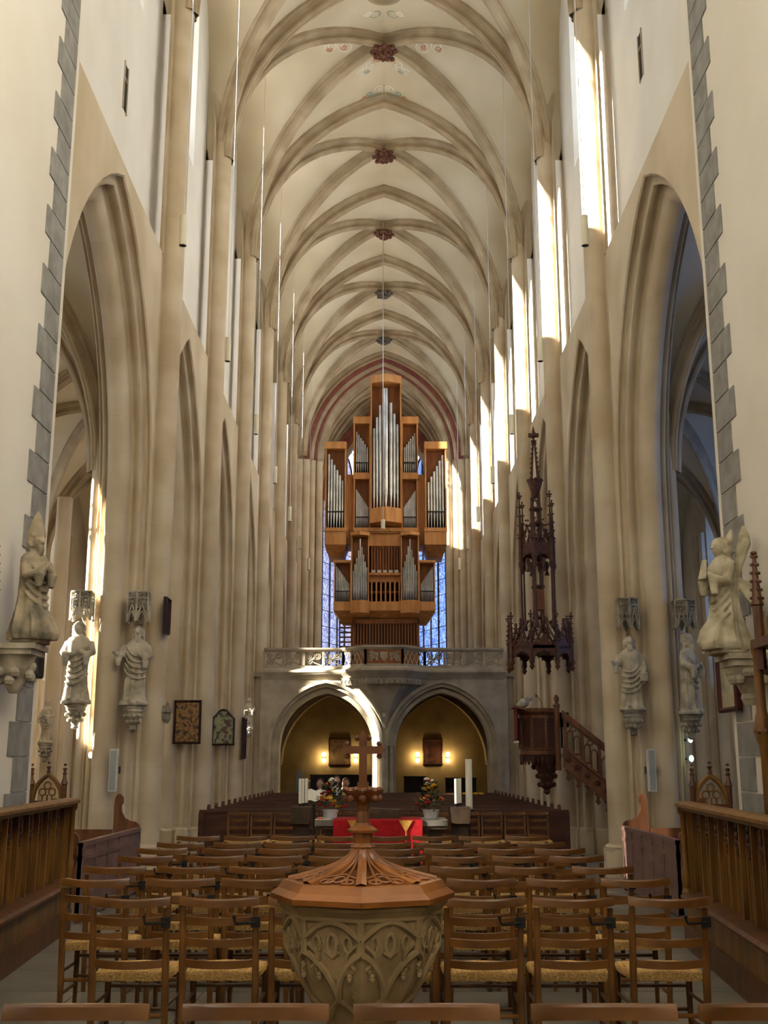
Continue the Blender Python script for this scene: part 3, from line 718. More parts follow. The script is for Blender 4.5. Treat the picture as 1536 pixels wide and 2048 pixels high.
def panels(p, q, n, kind, w0=4.27, w1=4.66):
    p, q = Vector((p[0], p[1], 0)), Vector((q[0], q[1], 0)); d = (q - p); L_ = d.length; d.normalize()
    for i in range(n + 1):
        c = p + d * (L_ * i / n); obj('post', MB().bar((c.x, c.y, w0 - .02), (c.x, c.y, w1 + .02), .07, .10), gal_stone, bal, smooth=0)
    for i in range(n):
        c = p + d * (L_ * (i + .5) / n); hw = L_ / n / 2 - .035; zc = (w0 + w1) / 2; hh = (w1 - w0) / 2
        f = lambda a, b: (c.x + d.x * a, c.y + d.y * a, zc + b)
        t = MB()
        if kind == 'lattice':
            m = 5
            for j in range(-2, m + 1):
                x0 = -hw + 2 * hw * j / m; st = 2 * hw / m
                for s in (1, -1):
                    pts = [(x0 + st * 1.3 * (u / 6) if s > 0 else x0 + st * 1.3 * (1 - u / 6), -hh + 2 * hh * u / 6 + 0) for u in range(7)]
                    pts = [(a, b) for a, b in pts if -hw <= a <= hw]
                    if len(pts) > 1: t.tube([f(a, b) for a, b in pts], .016, 4)
            for j in range(m):
                xm = -hw + 2 * hw * (j + .5) / m; t.tube([f(xm + st * .5 * math.cos(u), hh - .13 + .11 * math.sin(u)) for u in [PI * k / 6 for k in range(7)]], .014, 4)
        elif kind == 'shield':
            t.prism([(-.10, .12), (.10, .12), (.10, -.02), (0, -.14), (-.10, -.02)], lambda a, b, s: (c.x + a, c.y + s, zc + b), -.04, .02)
            for s in (1, -1):
                for k, (ox, oz, r0) in enumerate(((.24, .02, .10), (.37, -.06, .08), (.36, .11, .06))):
                    t.tube([f(s * (ox + r0 * (1 - u / 16) * math.cos(u * .8 + k)), oz + r0 * (1 - u / 16) * math.sin(u * .8 + k)) for u in range(14)], .018, 4)
                t.ball(f(s * .17, .06), .03, .03, .05, 6, 4); t.ball(f(s * .19, -.08), .035, .03, .04, 6, 4)
        else:
            ph = i * 1.3 + (0 if p.x < 0 else 2)
            for s in (1, -1):
                for (ox, oz, r0) in ((s * hw * .5, hh * .35 * s, hw * .46), (-s * hw * .5, hh * .4, hw * .40)):
                    t.tube([f(ox + r0 * (1 - u / 18) * math.cos(u * .75 * s + ph), oz + r0 * (1 - u / 18) * math.sin(u * .75 * s + ph)) for u in range(15)], .017, 4)
            t.tube([f(-hw, -hh), f(-hw * .3, -hh * .2), f(hw * .2, hh * .3), f(hw, hh)], .018, 4); t.tube([f(hw, -hh), f(0, -hh * .5), f(-hw, hh)], .016, 4)
            t.ball(f(0, 0), .04, .03, .04, 6, 4)
        obj('tracery_panel', t, gal_stone, bal)
panels(PL[0], PL[1], 4, 'scroll'); panels(PL[1], PL[2], 1, 'lattice'); panels(PL[2], PL[3], 1, 'shield'); panels(PL[3], PL[4], 1, 'lattice'); panels(PL[4], PL[5], 4, 'scroll')

# undercroft: paintings, sconces, benches
def framed(name, label, cen, w, h, rz, pm, fm, fw=.05, top=None, tilt=0.0, depth=.05, cat='painting'):
    """framed picture facing -y before rotation; cen = centre of its back"""
    t = thing(name, label, cat, cen, rz)
    def pl(a, b, y): return (a, y, b)
    out = [(-w / 2, -h / 2), (w / 2, -h / 2), (w / 2, h / 2), (-w / 2, h / 2)] if not top else [(-w / 2, -h / 2), (w / 2, -h / 2), (w / 2, h / 2 - top), (w / 6, h / 2 - top * .12), (0, h / 2), (-w / 6, h / 2 - top * .12), (-w / 2, h / 2 - top)]
    k = lambda P: [(a * (1 - 2 * fw / w), b * (1 - 2 * fw / h)) for a, b in P]
    inn = k(out); n = len(out); mb = MB(); mid = [(lerp(a[0], b[0], .5), lerp(a[1], b[1], .5)) for a, b in zip(out, inn)]
    mb.grid([[pl(a, b, 0) for a, b in out], [pl(a, b, -depth) for a, b in out], [pl(a, b, -depth - .02) for a, b in mid], [pl(a, b, -depth + .015) for a, b in inn], [pl(a, b, 0) for a, b in inn]], True)
    rot = Matrix.Rotation(tilt, 4, 'X')
    mb.xf(rot); obj('frame', mb, fm, t, smooth=0, local=True)
    c = MB().add([pl(a, b, -depth + .02) for a, b in inn], [tuple(range(n))]); c.add([pl(a, b, -.001) for a, b in out], [tuple(range(n))]); c.xf(rot); obj('canvas', c, pm, t, smooth=0, local=True)
    return t
frame_d = mat('dark_frame', srgb(44, 26, 20), srgb(58, 34, 26), 10, .4)
frame_r = mat('red_frame', srgb(70, 28, 24), srgb(84, 38, 32), 10, .45)
p_land = painting_mat('brown_landscape', [srgb(40, 30, 18), srgb(70, 54, 32), srgb(96, 78, 48), srgb(60, 44, 28)], 5, 1)
p_port = painting_mat('dark_portrait', [srgb(24, 14, 10), srgb(52, 26, 16), srgb(80, 44, 26), srgb(30, 18, 12)], 4, 4)
for u0, u1, v0, v1, pm, lb in ((657, 702, 1477, 1531, p_land, 'dark brown landscape painting on the lit wall behind the left gallery arch'), (845, 886, 1478, 1530, p_port, 'dark portrait painting on the lit wall behind the right gallery arch')):
    a, b = at(u0, v0, Y=37.9), at(u1, v1, Y=37.9); framed('painting', lb, ((a.x + b.x) / 2, 37.99, (a.z + b.z) / 2), b.x - a.x, a.z - b.z, 0, pm, frame_d)
for i, u in enumerate((648, 711, 835, 896)):
    p = at(u, 1515, Y=37.85); t = thing('wall_sconce', 'twin up-and-down wall sconce, %s from the left below the gallery' % ordn(i), 'lamp', (p.x, 37.99, p.z), group='glowing wall sconces')
    obj('bracket', MB().box(p.x - .05, 37.86, p.z - .025, p.x + .05, 37.99, p.z + .025), iron, t, smooth=0)
    for s, nm in ((1, 'upper_shade'), (-1, 'lower_shade')): obj(nm, MB().lathe([(.045, 0), (.06, s * .04), (.06, s * .12), (.03, s * .14)], 10, (p.x, 37.88, p.z + s * .025)), sconce_m, t)
    for s in (1,):
        pl = bpy.data.lights.new('sconce_light', 'POINT'); pl.energy = 6; pl.color = (1, .66, .28); pl.shadow_soft_size = .05
        po = bpy.data.objects.new('sconce_light', pl); col.objects.link(po); po.location = (p.x, 37.72, p.z + s * .02)
def bench(name, label, cat, x0, x1, y, h, m):
    t = thing(name, label, cat, ((x0 + x1) / 2, y, 0))
    obj('seat', MB().box(x0, y - .4, .40, x1, y, .44), m, t, smooth=0); obj('backrest', MB().box(x0, y, .0, x1, y + .05, h), m, t, smooth=0)
    obj('front_rail', MB().box(x0, y - .38, 0, x1, y - .34, .40), m, t, smooth=0); obj('cap_rail', MB().box(x0 - .02, y - .03, h, x1 + .02, y + .08, h + .04), m, t, smooth=0)
    return t
blackwood = mat('black_stained_wood', srgb(30, 22, 18), srgb(42, 32, 26), 8, .5)
bench('bench', 'long dark bench against the wall below the landscape painting', 'bench', -2.4, -.35, 37.3, 1.25, blackwood)
bench('bench', 'dark bench below the portrait painting under the gallery', 'bench', .65, 1.4, 37.3, 1.2, blackwood)
bench('bench', 'short dark bench at the far end under the right gallery arch', 'bench', 2.0, 3.0, 37.3, 1.15, blackwood)
pr = at(598, 1550, Y=36.5)
tag(obj('leaflet_stand', MB().box(pr.x - .09, 36.5, .0, pr.x + .09, 36.54, pr.z - .15).add([(pr.x - .08, 36.45, pr.z - .15), (pr.x + .08, 36.45, pr.z - .15), (pr.x + .1, 36.55, pr.z + .12), (pr.x - .06, 36.55, pr.z + .12)], [(0, 1, 2, 3)]), mat('pale_blue_leaflet', srgb(150, 170, 196)), smooth=0), 'stand with a pale blue leaflet under the left gallery arch', 'stand')

# ------------------------------------------------------------------ organ
org = thing('organ', 'tall wooden pipe organ with silver pipes on the west gallery', 'organ', (0, 38, 4.1))
OY = 37.2
def zx(u, v, Y): p = at(u, v, Y=Y); return p.x, p.z
def obox(name, u0, u1, v0, v1, Y, depth, m, uref=None):
    vm = (v0 + v1) / 2; x0 = at(u0, vm, Y=Y).x; x1 = at(u1, vm, Y=Y).x; z1 = at(768, v0, Y=Y).z; z0 = at(768, v1, Y=Y).z
    return obj(name, MB().box(x0, Y, z0, x1, Y + depth, z1), m, org, smooth=0)
def pipe(x, y, r, z0, zm, z1, m=None, n=10, par=None):
    mb = MB(); mb.lathe([(r * .25, z0), (r * .95, zm - .03), (r, zm), (r, z1), (r * .8, z1 + .005)], n, (x, y, 0))
    mb.box(x - r * .5, y - r * 1.02, zm + .02, x + r * .5, y - r * .85, zm + .05)
    return obj('pipe', mb, m or pipe_m, par or org)
def vfield(u0, u1, v0, v1, Y, n, tops, vm, vf, depth=1.6, frame=4, bow_=0.0, railv=None):
    """a case field: back panel, frame and a row of pipes; tops = list of v for each pipe"""
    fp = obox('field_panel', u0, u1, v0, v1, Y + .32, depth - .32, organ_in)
    obox('case_post', u0, u0 + frame * .7, v0, v1, Y, depth, organ_wood); obox('case_post', u1 - frame * .7, u1, v0, v1, Y, depth, organ_wood)
    vm_ = (v0 + v1) / 2; a = at(u0 + frame, vm_, Y=Y).x; b = at(u1 - frame, vm_, Y=Y).x; st = (b - a) / n
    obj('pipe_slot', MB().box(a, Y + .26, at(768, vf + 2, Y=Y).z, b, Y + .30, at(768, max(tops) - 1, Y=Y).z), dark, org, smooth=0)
    for i in range(n):
        x = a + st * (i + .5); y = Y + .13 - bow_ * (1 - abs(2 * (i + .5) / n - 1))
        pipe(x, y, st * .46, at(768, vf, Y=Y).z, at(768, vm if not callable(vm) else vm(i), Y=Y).z, at(768, tops[i], Y=Y).z, par=fp)
    if railv: obj('pipe_rail', MB().box(a, Y + .0, at(768, railv + 1, Y=Y).z, b, Y + .03, at(768, railv - 1, Y=Y).z), iron, org, smooth=0)
def vee(name, u0, u1, v0, v1, Y, proud, m, v2=None, depth=.3):
    """block with a pointed front; v2 lifts the underside towards the wall"""
    vm = (v0 + v1) / 2; x0, x1 = at(u0, vm, Y=Y).x, at(u1, vm, Y=Y).x; z1, z0 = at(768, v0, Y=Y).z, at(768, v1, Y=Y).z; xm = (x0 + x1) / 2
    zb = z0 if v2 is None else at(768, v2, Y=Y).z
    mb = MB().add([(x0, Y + depth, zb), (x0, Y, z0), (xm, Y - proud, z0), (x1, Y, z0), (x1, Y + depth, zb), (x0, Y + depth, z1), (x0, Y, z1), (xm, Y - proud, z1), (x1, Y, z1), (x1, Y + depth, z1)],
                  [(0, 1, 6, 5), (1, 2, 7, 6), (2, 3, 8, 7), (3, 4, 9, 8), (5, 6, 7, 8, 9), (0, 4, 3, 2, 1), (0, 5, 9, 4)])
    return obj(name, mb, m, org, smooth=0)
# central tower
def lin(a, b, n): return [a + (b - a) * i / max(1, n - 1) for i in range(n)]
vee('tower_cap', 741, 803, 752, 767, OY - .3, .28, organ_wood, depth=1.9)
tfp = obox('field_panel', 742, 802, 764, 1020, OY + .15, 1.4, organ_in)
obox('case_post', 741, 743.5, 766, 1020, OY - .3, 1.9, organ_wood); obox('case_post', 800.5, 803, 766, 1020, OY - .3, 1.9, organ_wood)
us_ = [748, 754.5, 761, 771.5, 781.5, 788.5, 795]; tp = [857, 836, 813, 781, 808, 829, 849]
for u, v, w in zip(us_, tp, (6.2, 6.2, 6.6, 9.4, 7.2, 6.4, 6.2)):
    y = OY - .12 - .26 * (1 - abs(u - 772) / 30); x = at(u, 920, Y=OY - .2).x
    pipe(x, y, at(768 + w / 2, 920, Y=OY - .2).x, at(768, 1017, Y=OY - .2).z, at(768, 984, Y=OY - .2).z, at(768, v, Y=OY - .2).z, n=14, par=tfp)
vee('tower_foot', 740, 803.5, 1017, 1046, OY - .3, .34, organ_wood, v2=1056, depth=1.2)
# upper side fields
vfield(707, 741, 834, 945, OY, 6, lin(862, 893, 6), 924, 943, railv=925); obox('field_head', 706, 741, 833, 847, OY - .03, .5, organ_wood)
vfield(803, 836, 834, 945, OY, 6, lin(893, 865, 6), 924, 943, railv=925); obox('field_head', 803, 837, 833, 847, OY - .03, .5, organ_wood)
obox('field_rail', 706, 741, 945, 958, OY - .04, .5, organ_wood); obox('field_rail', 803, 837, 945, 958, OY - .04, .5, organ_wood)
vfield(707, 741, 956, 1056, OY, 9, lin(977, 1012, 9), 1034, 1053, railv=1034); vfield(803, 836, 956, 1056, OY, 9, lin(1012, 980, 9), 1034, 1053, railv=1034)
# outer towers
for u0, u1, tops in ((650, 692, lin(907, 960, 6)), (850, 893, lin(963, 909, 6))):
    vfield(u0, u1, 884, 1056, OY - .35, 6, tops, 1024, 1053, depth=1.6, railv=1023)
    obox('tower_head', u0 - 1, u1 + 1, 883, 897, OY - .4, .6, organ_wood)
    obox('tower_sill', u0 - 1.5, u1 + 1.5, 1055, 1062, OY - .42, 1.6, organ_wood)
    obox('tower_box', u0 - 1, u1 + .5, 1062, 1089, OY - .38, 1.6, organ_wood)
    x0, x1 = at(u0, 1095, Y=OY - .38).x, at(u1, 1095, Y=OY - .38).x; z1, z0 = at(768, 1089, Y=OY - .38).z, at(768, 1108, Y=OY - .38).z
    obj('tower_soffit', MB().add([(x0, OY - .38, z1), (x1, OY - .38, z1), (x1, OY + 1.2, z1), (x0, OY + 1.2, z1), (x0 + .1, OY + .3, z0), (x1 - .1, OY + .3, z0), (x1 - .1, OY + 1.2, z0), (x0 + .1, OY + 1.2, z0)], [(0, 1, 5, 4), (1, 2, 6, 5), (3, 0, 4, 7), (4, 5, 6, 7)]), organ_wood, org, smooth=0)
for u0, u1 in ((691, 708), (836, 851)): obox('side_panel', u0, u1, 949, 1090, OY + .2, 1.2, organ_wood)
obox('case_ledge', 706, 838, 1055, 1062, OY - .1, 1.5, organ_wood)
dn = MB(); xa, xb = at(710, 1065, Y=OY - .06).x, at(834, 1065, Y=OY - .06).x; zt = at(768, 1062, Y=OY).z
for i in range(44): x = lerp(xa, xb, i / 43); dn.box(x - .013, OY - .08, zt - .09, x + .013, OY + .2, zt)
obj('dentil_row', dn, organ_wood, org, smooth=0)
obox('case_body', 706, 838, 1062, 1092, OY + .05, 1.5, organ_wood)
# middle wooden pipes and console rails
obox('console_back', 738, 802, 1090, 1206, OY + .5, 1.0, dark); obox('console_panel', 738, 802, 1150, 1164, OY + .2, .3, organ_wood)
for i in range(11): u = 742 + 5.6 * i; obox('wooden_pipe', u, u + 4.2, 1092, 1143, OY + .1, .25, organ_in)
for i in range(5): u = 743 + 11.5 * i; obox('white_mouth', u, u + 8, 1140, 1145, OY + .06, .05, speaker_m)
obox('console_sill', 738, 802, 1145, 1150, OY + .0, .4, organ_wood)
for i in range(7): u = 742 + 9.2 * i; obox('baluster', u, u + 3, 1164, 1204, OY - .1, .1, organ_wood)
obox('console_shelf', 740, 800, 1182, 1186, OY + .1, .3, organ_in)
# lower towers and wings
PY = OY - .5
for u0, u1, uc_, k in ((702, 738, 720, 1), (802, 838, 820, -1)):
    vfield(u0, u1, 1068, 1206, PY, 9, [1141, 1128, 1116, 1101, 1078, 1094, 1109, 1123, 1134] if k > 0 else [1134, 1122, 1109, 1093, 1078, 1100, 1115, 1129, 1141], 1180, 1203, depth=1.4, frame=3, bow_=.14, railv=None)
    vee('tower_cap', u0 - 1, u1 + 1, 1064, 1071, PY - .06, .2, organ_wood, depth=1.3)
    vee('tower_foot', u0 - 1, u1 + 1, 1201, 1226, PY - .06, .2, organ_wood, v2=1236, depth=1.2)
for u0, u1, tops in ((668, 702, lin(1132, 1166, 9)), (838, 870, lin(1166, 1133, 9))):
    vfield(u0, u1, 1121, 1206, PY + .15, 9, tops, 1182, 1203, depth=1.2, frame=3, railv=1182)
    obox('wing_head', u0 - 1, u1 + 1, 1120, 1125, PY + .1, .6, organ_wood)
    obox('wing_sill', u0 - 1, u1 + 1, 1203, 1221, PY + .05, 1.2, organ_wood)
obox('middle_sill', 737, 803, 1203, 1221, PY + .05, 1.2, organ_wood)
x0, x1 = at(668, 1221, Y=PY).x, at(870, 1221, Y=PY).x; z1, z0 = at(768, 1221, Y=PY).z, at(768, 1242, Y=PY).z
obj('soffit', MB().add([(x0, PY + .1, z1), (x1, PY + .1, z1), (x1 - .25, PY + .9, z0), (x0 + .25, PY + .9, z0), (x0, PY + 1.3, z1), (x1, PY + 1.3, z1), (x1 - .25, PY + 1.3, z0), (x0 + .25, PY + 1.3, z0)], [(0, 1, 2, 3), (0, 3, 7, 4), (1, 5, 6, 2), (2, 6, 7, 3)]), organ_wood, org, smooth=0)
for u in (689, 720, 770, 820, 852):
    p = at(u, 1231, Y=PY + .42); obj('downlight', MB().lathe([(.07, 0), (.07, .05)], 12, (p.x, PY + .42, p.z - .01)), lamp_m, org)
# base with wooden slats
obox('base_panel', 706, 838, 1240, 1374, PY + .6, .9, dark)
for i in range(22): u = 708 + 5.95 * i; obox('base_slat', u, u + 3.4, 1245, 1290, PY + .5, .15, organ_in)
obox('base_rail', 705, 839, 1238, 1247, PY + .45, .3, organ_in); obox('base_rail', 705, 839, 1289, 1374, PY + .45, .3, organ_in)
obox('base_post', 705, 707.5, 1240, 1374, PY + .45, .3, organ_in); obox('base_post', 836.5, 839, 1240, 1374, PY + .45, .3, organ_in)
# wooden stair on its left flank
st = org
for i in range(7):
    p0, p1 = at(679, 1245 + 9.5 * i, Y=PY + .9), at(704, 1245 + 9.5 * i, Y=PY + .9); obj('stair_tread', MB().box(p0.x, PY + .8, p0.z - .03, p1.x, PY + 1.05, p0.z), organ_in, st, smooth=0)
for u in (679, 703.5):
    p = at(u, 1280, Y=PY + .9); obj('stair_stringer', MB().box(p.x - .02, PY + .9, 4.1, p.x + .02, PY + 1.0, at(u, 1240, Y=PY + .9).z), organ_in, st, smooth=0)
# ------------------------------------------------------------------ rush-seated chairs
def chair_proto():
    t = thing('church_chair', 'x', 'chair', (0, 0, 0), group='rush-seated church chairs')
    W = .205
    def yb(z): return -.012 - .05 * max(0, (z - .42) / .45)
    def bent(z0, z1, th, bowy, hw, name, r=0.0, up=0.006):
        mb = MB(); rows = []
        for i in range(9):
            x = -hw + 2 * hw * i / 8; y = yb((z0 + z1) / 2) - bowy * (1 - (x / hw) ** 2); dz = up * (x / hw) ** 2; rz = r if 0 < i < 8 else r * 2.2
            rows.append([(x, y - th / 2, z0 + r * .5 + dz), (x, y + th / 2, z0 + r * .5 + dz), (x, y + th / 2 - rz * .3, z1 - rz + dz), (x, y + th / 2 - rz, z1 + dz), (x, y - th / 2 + rz, z1 + dz), (x, y - th / 2 + rz * .3, z1 - rz + dz)])
        mb.grid(rows, True); n = 6; m = len(rows) * n
        mb.f += [tuple(range(n))[::-1], tuple(range(m - n, m))]
        obj(name, mb, chair_wood, t, smooth=30)
    bent(.818, .868, .036, .055, .226, 'top_rail', .008, .010)
    for z in (.722, .607, .492): bent(z, z + .044, .016, .045, W - .008, 'back_slat', .002)
    for s in (-1, 1):
        mb = MB(); P = [(s * W, .02, 0), (s * W, 0, .25), (s * W, yb(.43), .43), (s * W, yb(.81), .815)]
        rows = []
        for i, p in enumerate(P):
            r = (.014, .018, .019, .016)[i]; rows.append([(p[0] + a * r, p[1] + b * r, p[2]) for a, b in ((-1, -.6), (-.6, -1), (.6, -1), (1, -.6), (1, .6), (.6, 1), (-.6, 1), (-1, .6))])
        mb.grid(rows, True); bl = obj('back_leg', mb, chair_wood, t, smooth=30)
        mb = MB(); mb.lathe([(.014, 0), (.019, .30), (.021, .44)], 8, (s * .212, .385, 0)); obj('front_leg', mb, chair_wood, t)
        for z in (.15, .29): obj('stretcher', MB().tube([(s * W, .0, z), (s * .212, .385, z)], .011, 6), chair_wood, t)
    for z in (.20, .33): obj('stretcher', MB().tube([(-.212, .385, z), (.212, .385, z)], .011, 6), chair_wood, t)
    obj('stretcher', MB().tube([(-W, .004, .24), (W, .004, .24)], .012, 6), chair_wood, t)
    s = MB(); rows = []; n = 12
    for z, k, dz in ((.415, .90, 0), (.42, .99, 0), (.44, 1.0, 0), (.458, .985, 0), (.466, .93, 0), (.463, .6, 0), (.455, .25, 0), (.452, .02, 0)):
        ring_ = []
        for i in range(n * 4):
            e, f = divmod(i, n); f /= n; c = [(-.205, .01), (.205, .01), (.225, .395), (-.225, .395)]; a, b = c[e], c[(e + 1) % 4]
            x, y = lerp(a[0], b[0], f), lerp(a[1], b[1], f); cx, cyy = 0, .2
            dip = .012 * (1 - abs(2 * f - 1)) if .2 < k < .98 else 0
            ring_.append((cx + (x - cx) * k, cyy + (y - cyy) * k, z + .010 * math.sin(i * 1.9) * (k > .95) * .3 + dip * .6))
        rows.append(ring_)
    s.grid(rows, True); obj('rush_seat', s, rush, t, smooth=50)
    h = MB(); zz = .742
    h.box(W - .025, yb(zz) - .028, zz - .028, W + .026, yb(zz) - .012, zz + .028); h.tube([(W, yb(zz) - .032, zz), (W - .11, yb(zz) - .045, zz - .004)], .007, 6)
    h.tube([(W - .11, yb(zz) - .045, zz - .004), (W - .118, yb(zz) - .045, zz + .024)], .006, 6); h.ball((W - .118, yb(zz) - .045, zz + .03), .011, n=6, m=5)
    obj('coupling_hook', h, iron, bl)
    return t
chair = chair_proto(); used = [False]
def put_chair(x, y, rz, label, sc=None):
    if not used[0]:
        used[0] = True; chair.location = (x, y, 0); chair.rotation_euler = (0, 0, rz); chair['label'] = label
        if sc: chair.scale = sc
        return chair
    return dup(chair, (x, y, 0), rz, label, sc)
ROWS = [(1795, [262, 440, 617, 795, 966, 1145, 1335]),
        (1757, [192, 361, 512, 660, 812, 962, 1120, 1269]),
        (1733, [230, 379, 521, 657, 792, 922, 1051, 1205]),
        (1712, [290, 432, 549, 673, 796, 919, 1040, 1153]),
        (1697, [324, 460, 569, 680, 789, 898, 1007, 1119]),
        (1685, [362, 475, 577, 676, 775, 874, 974, 1083]),
        (1672, [397, 491, 586, 679, 775, 868, 960, 1053])]
for r, (v, us) in enumerate(ROWS):
    for i, u in enumerate(us):
        p = at(u, v, Z=.872); jit = R.uniform(-.02, .02)
        put_chair(p.x, p.y + .06 + jit, R.uniform(-.02, .02), 'rush-seated ladder-back chair, %s from the left in the %s row behind the font' % (ordn(i), ordn(r)))
for i, u in enumerate((152, 511, 853, 1208, 1545)):
    p = at(u, 2013, Z=.872); put_chair(p.x, p.y - .05, PI, 'nearest-row chair with only its bent top rail showing, %s from the left' % ordn(i))
for i in range(14):
    x = -2.29 + .362 * i
    put_chair(x, 18.1 + R.uniform(-.02, .02), PI + R.uniform(-.02, .02), 'narrow ladder-back chair facing the altar before the pews, %s from the left' % ordn(i), (.76, 1, 1))

# ------------------------------------------------------------------ pews
for i in range(14):
    y = 19.35 + .84 * i; hw = 2.92; t = thing('pew', 'long dark wooden pew spanning the nave, %s row from the altar' % ordn(i), 'pew', (0, y, 0), group='dark pews in the nave')
    mb = MB().box(-hw, y - .40, .40, hw, y - .02, .44); obj('seat', mb, pew_wood, t, smooth=0)
    br = obj('backrest', MB().box(-hw, y, .12, hw, y + .03, .84), pew_wood, t, smooth=0)
    obj('cap_rail', MB().box(-hw - .02, y - .025, .84, hw + .02, y + .06, .88), pew_wood, t, smooth=0)
    obj('book_rail', MB().box(-hw, y + .03, .70, hw, y + .16, .73), pew_wood, br, smooth=0)
    for s in (-1, 1): obj('pew_end', MB().prism([(-.42, 0), (.08, 0), (.08, .90), (.02, .95), (-.04, .90), (-.06, .66), (-.20, .56), (-.40, .54)], lambda a, b, q: (s * q, y + a, b), hw, hw + .05), pew_wood, t, smooth=0)
t = thing('pew_screen', 'brown panelled screen in front of the first pew', 'screen', (0, 18.75, 0))
obj('panel_board', MB().box(-2.97, 18.72, .05, 2.97, 18.76, .84), pew_wood, t, smooth=0); obj('cap_rail', MB().box(-3.0, 18.69, .84, 3.0, 18.80, .885), pew_wood, t, smooth=0)
for i in range(9): x = -2.97 + 5.94 * i / 8; obj('stile', MB().box(x - .04, 18.70, 0, x + .04, 18.72, .84), pew_wood, t, smooth=0)

# ------------------------------------------------------------------ baptismal font
FX, FYc = -.105, 5.72
def fz_(v): return at(728, v, Y=FYc).z
font = thing('baptismal_font', 'octagonal stone baptismal font carved with gothic tracery', 'font', (FX, FYc, 0))
prof = [(.30, 0), (.30, .10), (.22, .14), (.19, .22), (.17, .34), (.165, .40), (.20, .46), (.275, .545), (.33, .64), (.362, .745), (.374, .85), (.376, .905), (.395, .925), (.41, .945), (.41, .955)]
def frad(z):
    for (r0, z0), (r1, z1) in zip(prof, prof[1:]):
        if z0 <= z <= z1 and z1 > z0: return lerp(r0, r1, (z - z0) / (z1 - z0))
    return prof[-1][0]
def octr(a):           # octagon with a corner towards the choir
    b = ((a + PI / 2) % (PI / 4)) - PI / 8; return math.cos(PI / 8) / math.cos(b)
def fpt(a, z, o=0.0): r = frad(z) * octr(a) + o; return (FX + r * math.cos(a), FYc + r * math.sin(a), z)
fine = []
for (r0, z0), (r1, z1) in zip(prof, prof[1:]):
    for k in range(3): fine.append((lerp(r0, r1, k / 3), lerp(z0, z1, k / 3)))
fine.append(prof[-1])
obj('bowl', MB().lathe(fine, 8, (FX, FYc, 0), -PI / 2), fontstone, font, smooth=22)
trc = MB(); bud = MB()
for e in range(8):
    a0 = -PI / 2 + e * PI / 4; am = a0 + PI / 8
    def cv(pts, r=.0085, o=.006): trc.tube([fpt(a0 + q * PI / 4, z, o) for q, z in pts], r * 1.45, 6)
    for q0, q1, s in ((0, .5, 1), (1, .5, -1)):
        # pointed arch sides down to the shield point
        cv([(q0, .60), (lerp(q0, q1, .45), .555), (q1, .50)] if False else [(lerp(q0, q1, 1 - (1 - u / 8) ** 1.5), lerp(.76, .545, (u / 8) ** 1.3)) for u in range(9)], .011)
        cv([(lerp(q0, q1, (u / 8) ** 1.2), lerp(.545, .43, u / 8)) for u in range(9)] if False else [(lerp(q1, q0, (u / 8)), lerp(.545, .45, (u / 8) ** 1.2)) for u in range(9)], .010)
        cv([(q0 + s * .02, .90), (q0 + s * .02, .76)], .010)
        cv([(lerp(q0, q1, u / 8), .82 + .075 * math.sin(PI / 2 * u / 8)) for u in range(9)], .010)
        # cusped arch ending in leaf drops
        cv([(q0 + s * (.06 + .17 * math.sin(u / 8 * PI * .95)), .80 - .11 * (u / 8)) for u in range(9)], .008)
        cv([(q0 + s * (.22 + .06 * math.cos(u / 8 * PI * 2)), .80 + .035 * math.sin(u / 8 * PI * 2)) for u in range(9)], .006)
        p = fpt(a0 + (q0 + s * .20) * PI / 4, .675, .006)
        for dx, dz in ((0, .02), (-.012, .008), (.012, .008), (0, -.012), (0, -.026)): bud.ball((p[0] + dx * -math.sin(am), p[1] + dx * math.cos(am), p[2] + dz), 0.0145, n=6, m=4)
    cv([(.5 + .085 * math.cos(u), .80 + .045 * math.sin(u)) for u in [k * PI / 6 for k in range(13)]], .008)
    cv([(.5 - .10 + .2 * u / 6, .75 - .012 * math.sin(PI * u / 6) * 0 + .0) for u in range(7)] if False else [(.38 + .24 * u / 6, .745 + .022 * abs(u / 6 - .5) * 2) for u in range(7)], .007)
obj('tracery', trc, fontstone, font); obj('leaf_drops', bud, fontstone, font)
mold = MB().lathe([(.372, .885), (.39, .90), (.384, .918), (.40, .935), (.416, .945), (.416, .96), (.38, .965)], 8, (FX, FYc, 0), -PI / 2)
obj('rim', mold, fontstone, font, smooth=20)
zL = .963
lid = thing('font_lid', 'carved octagonal oak font lid with a concave spire and cross', 'font lid', (FX, FYc, zL))
obj('lid_base', MB().lathe([(.40, zL), (.448, zL + .005), (.452, zL + .03), (.43, zL + .045), (.415, zL + .055), (.40, zL + .075), (.39, zL + .09), (.365, zL + .093)], 8, (FX, FYc, 0), -PI / 2), font_wood, lid, smooth=15)
def sp(s):  # concave spire profile s 0..1
    return lerp(.052, .362, (1 - s) ** 2.5), lerp(zL + .088, zL + .24, s ** .95)
core = MB().lathe([(sp(i / 14)[0] * .93, sp(i / 14)[1] - .012) for i in range(15)], 8, (FX, FYc, 0), -PI / 2)
obj('spire_core', core, font_wood_d, lid, smooth=20)
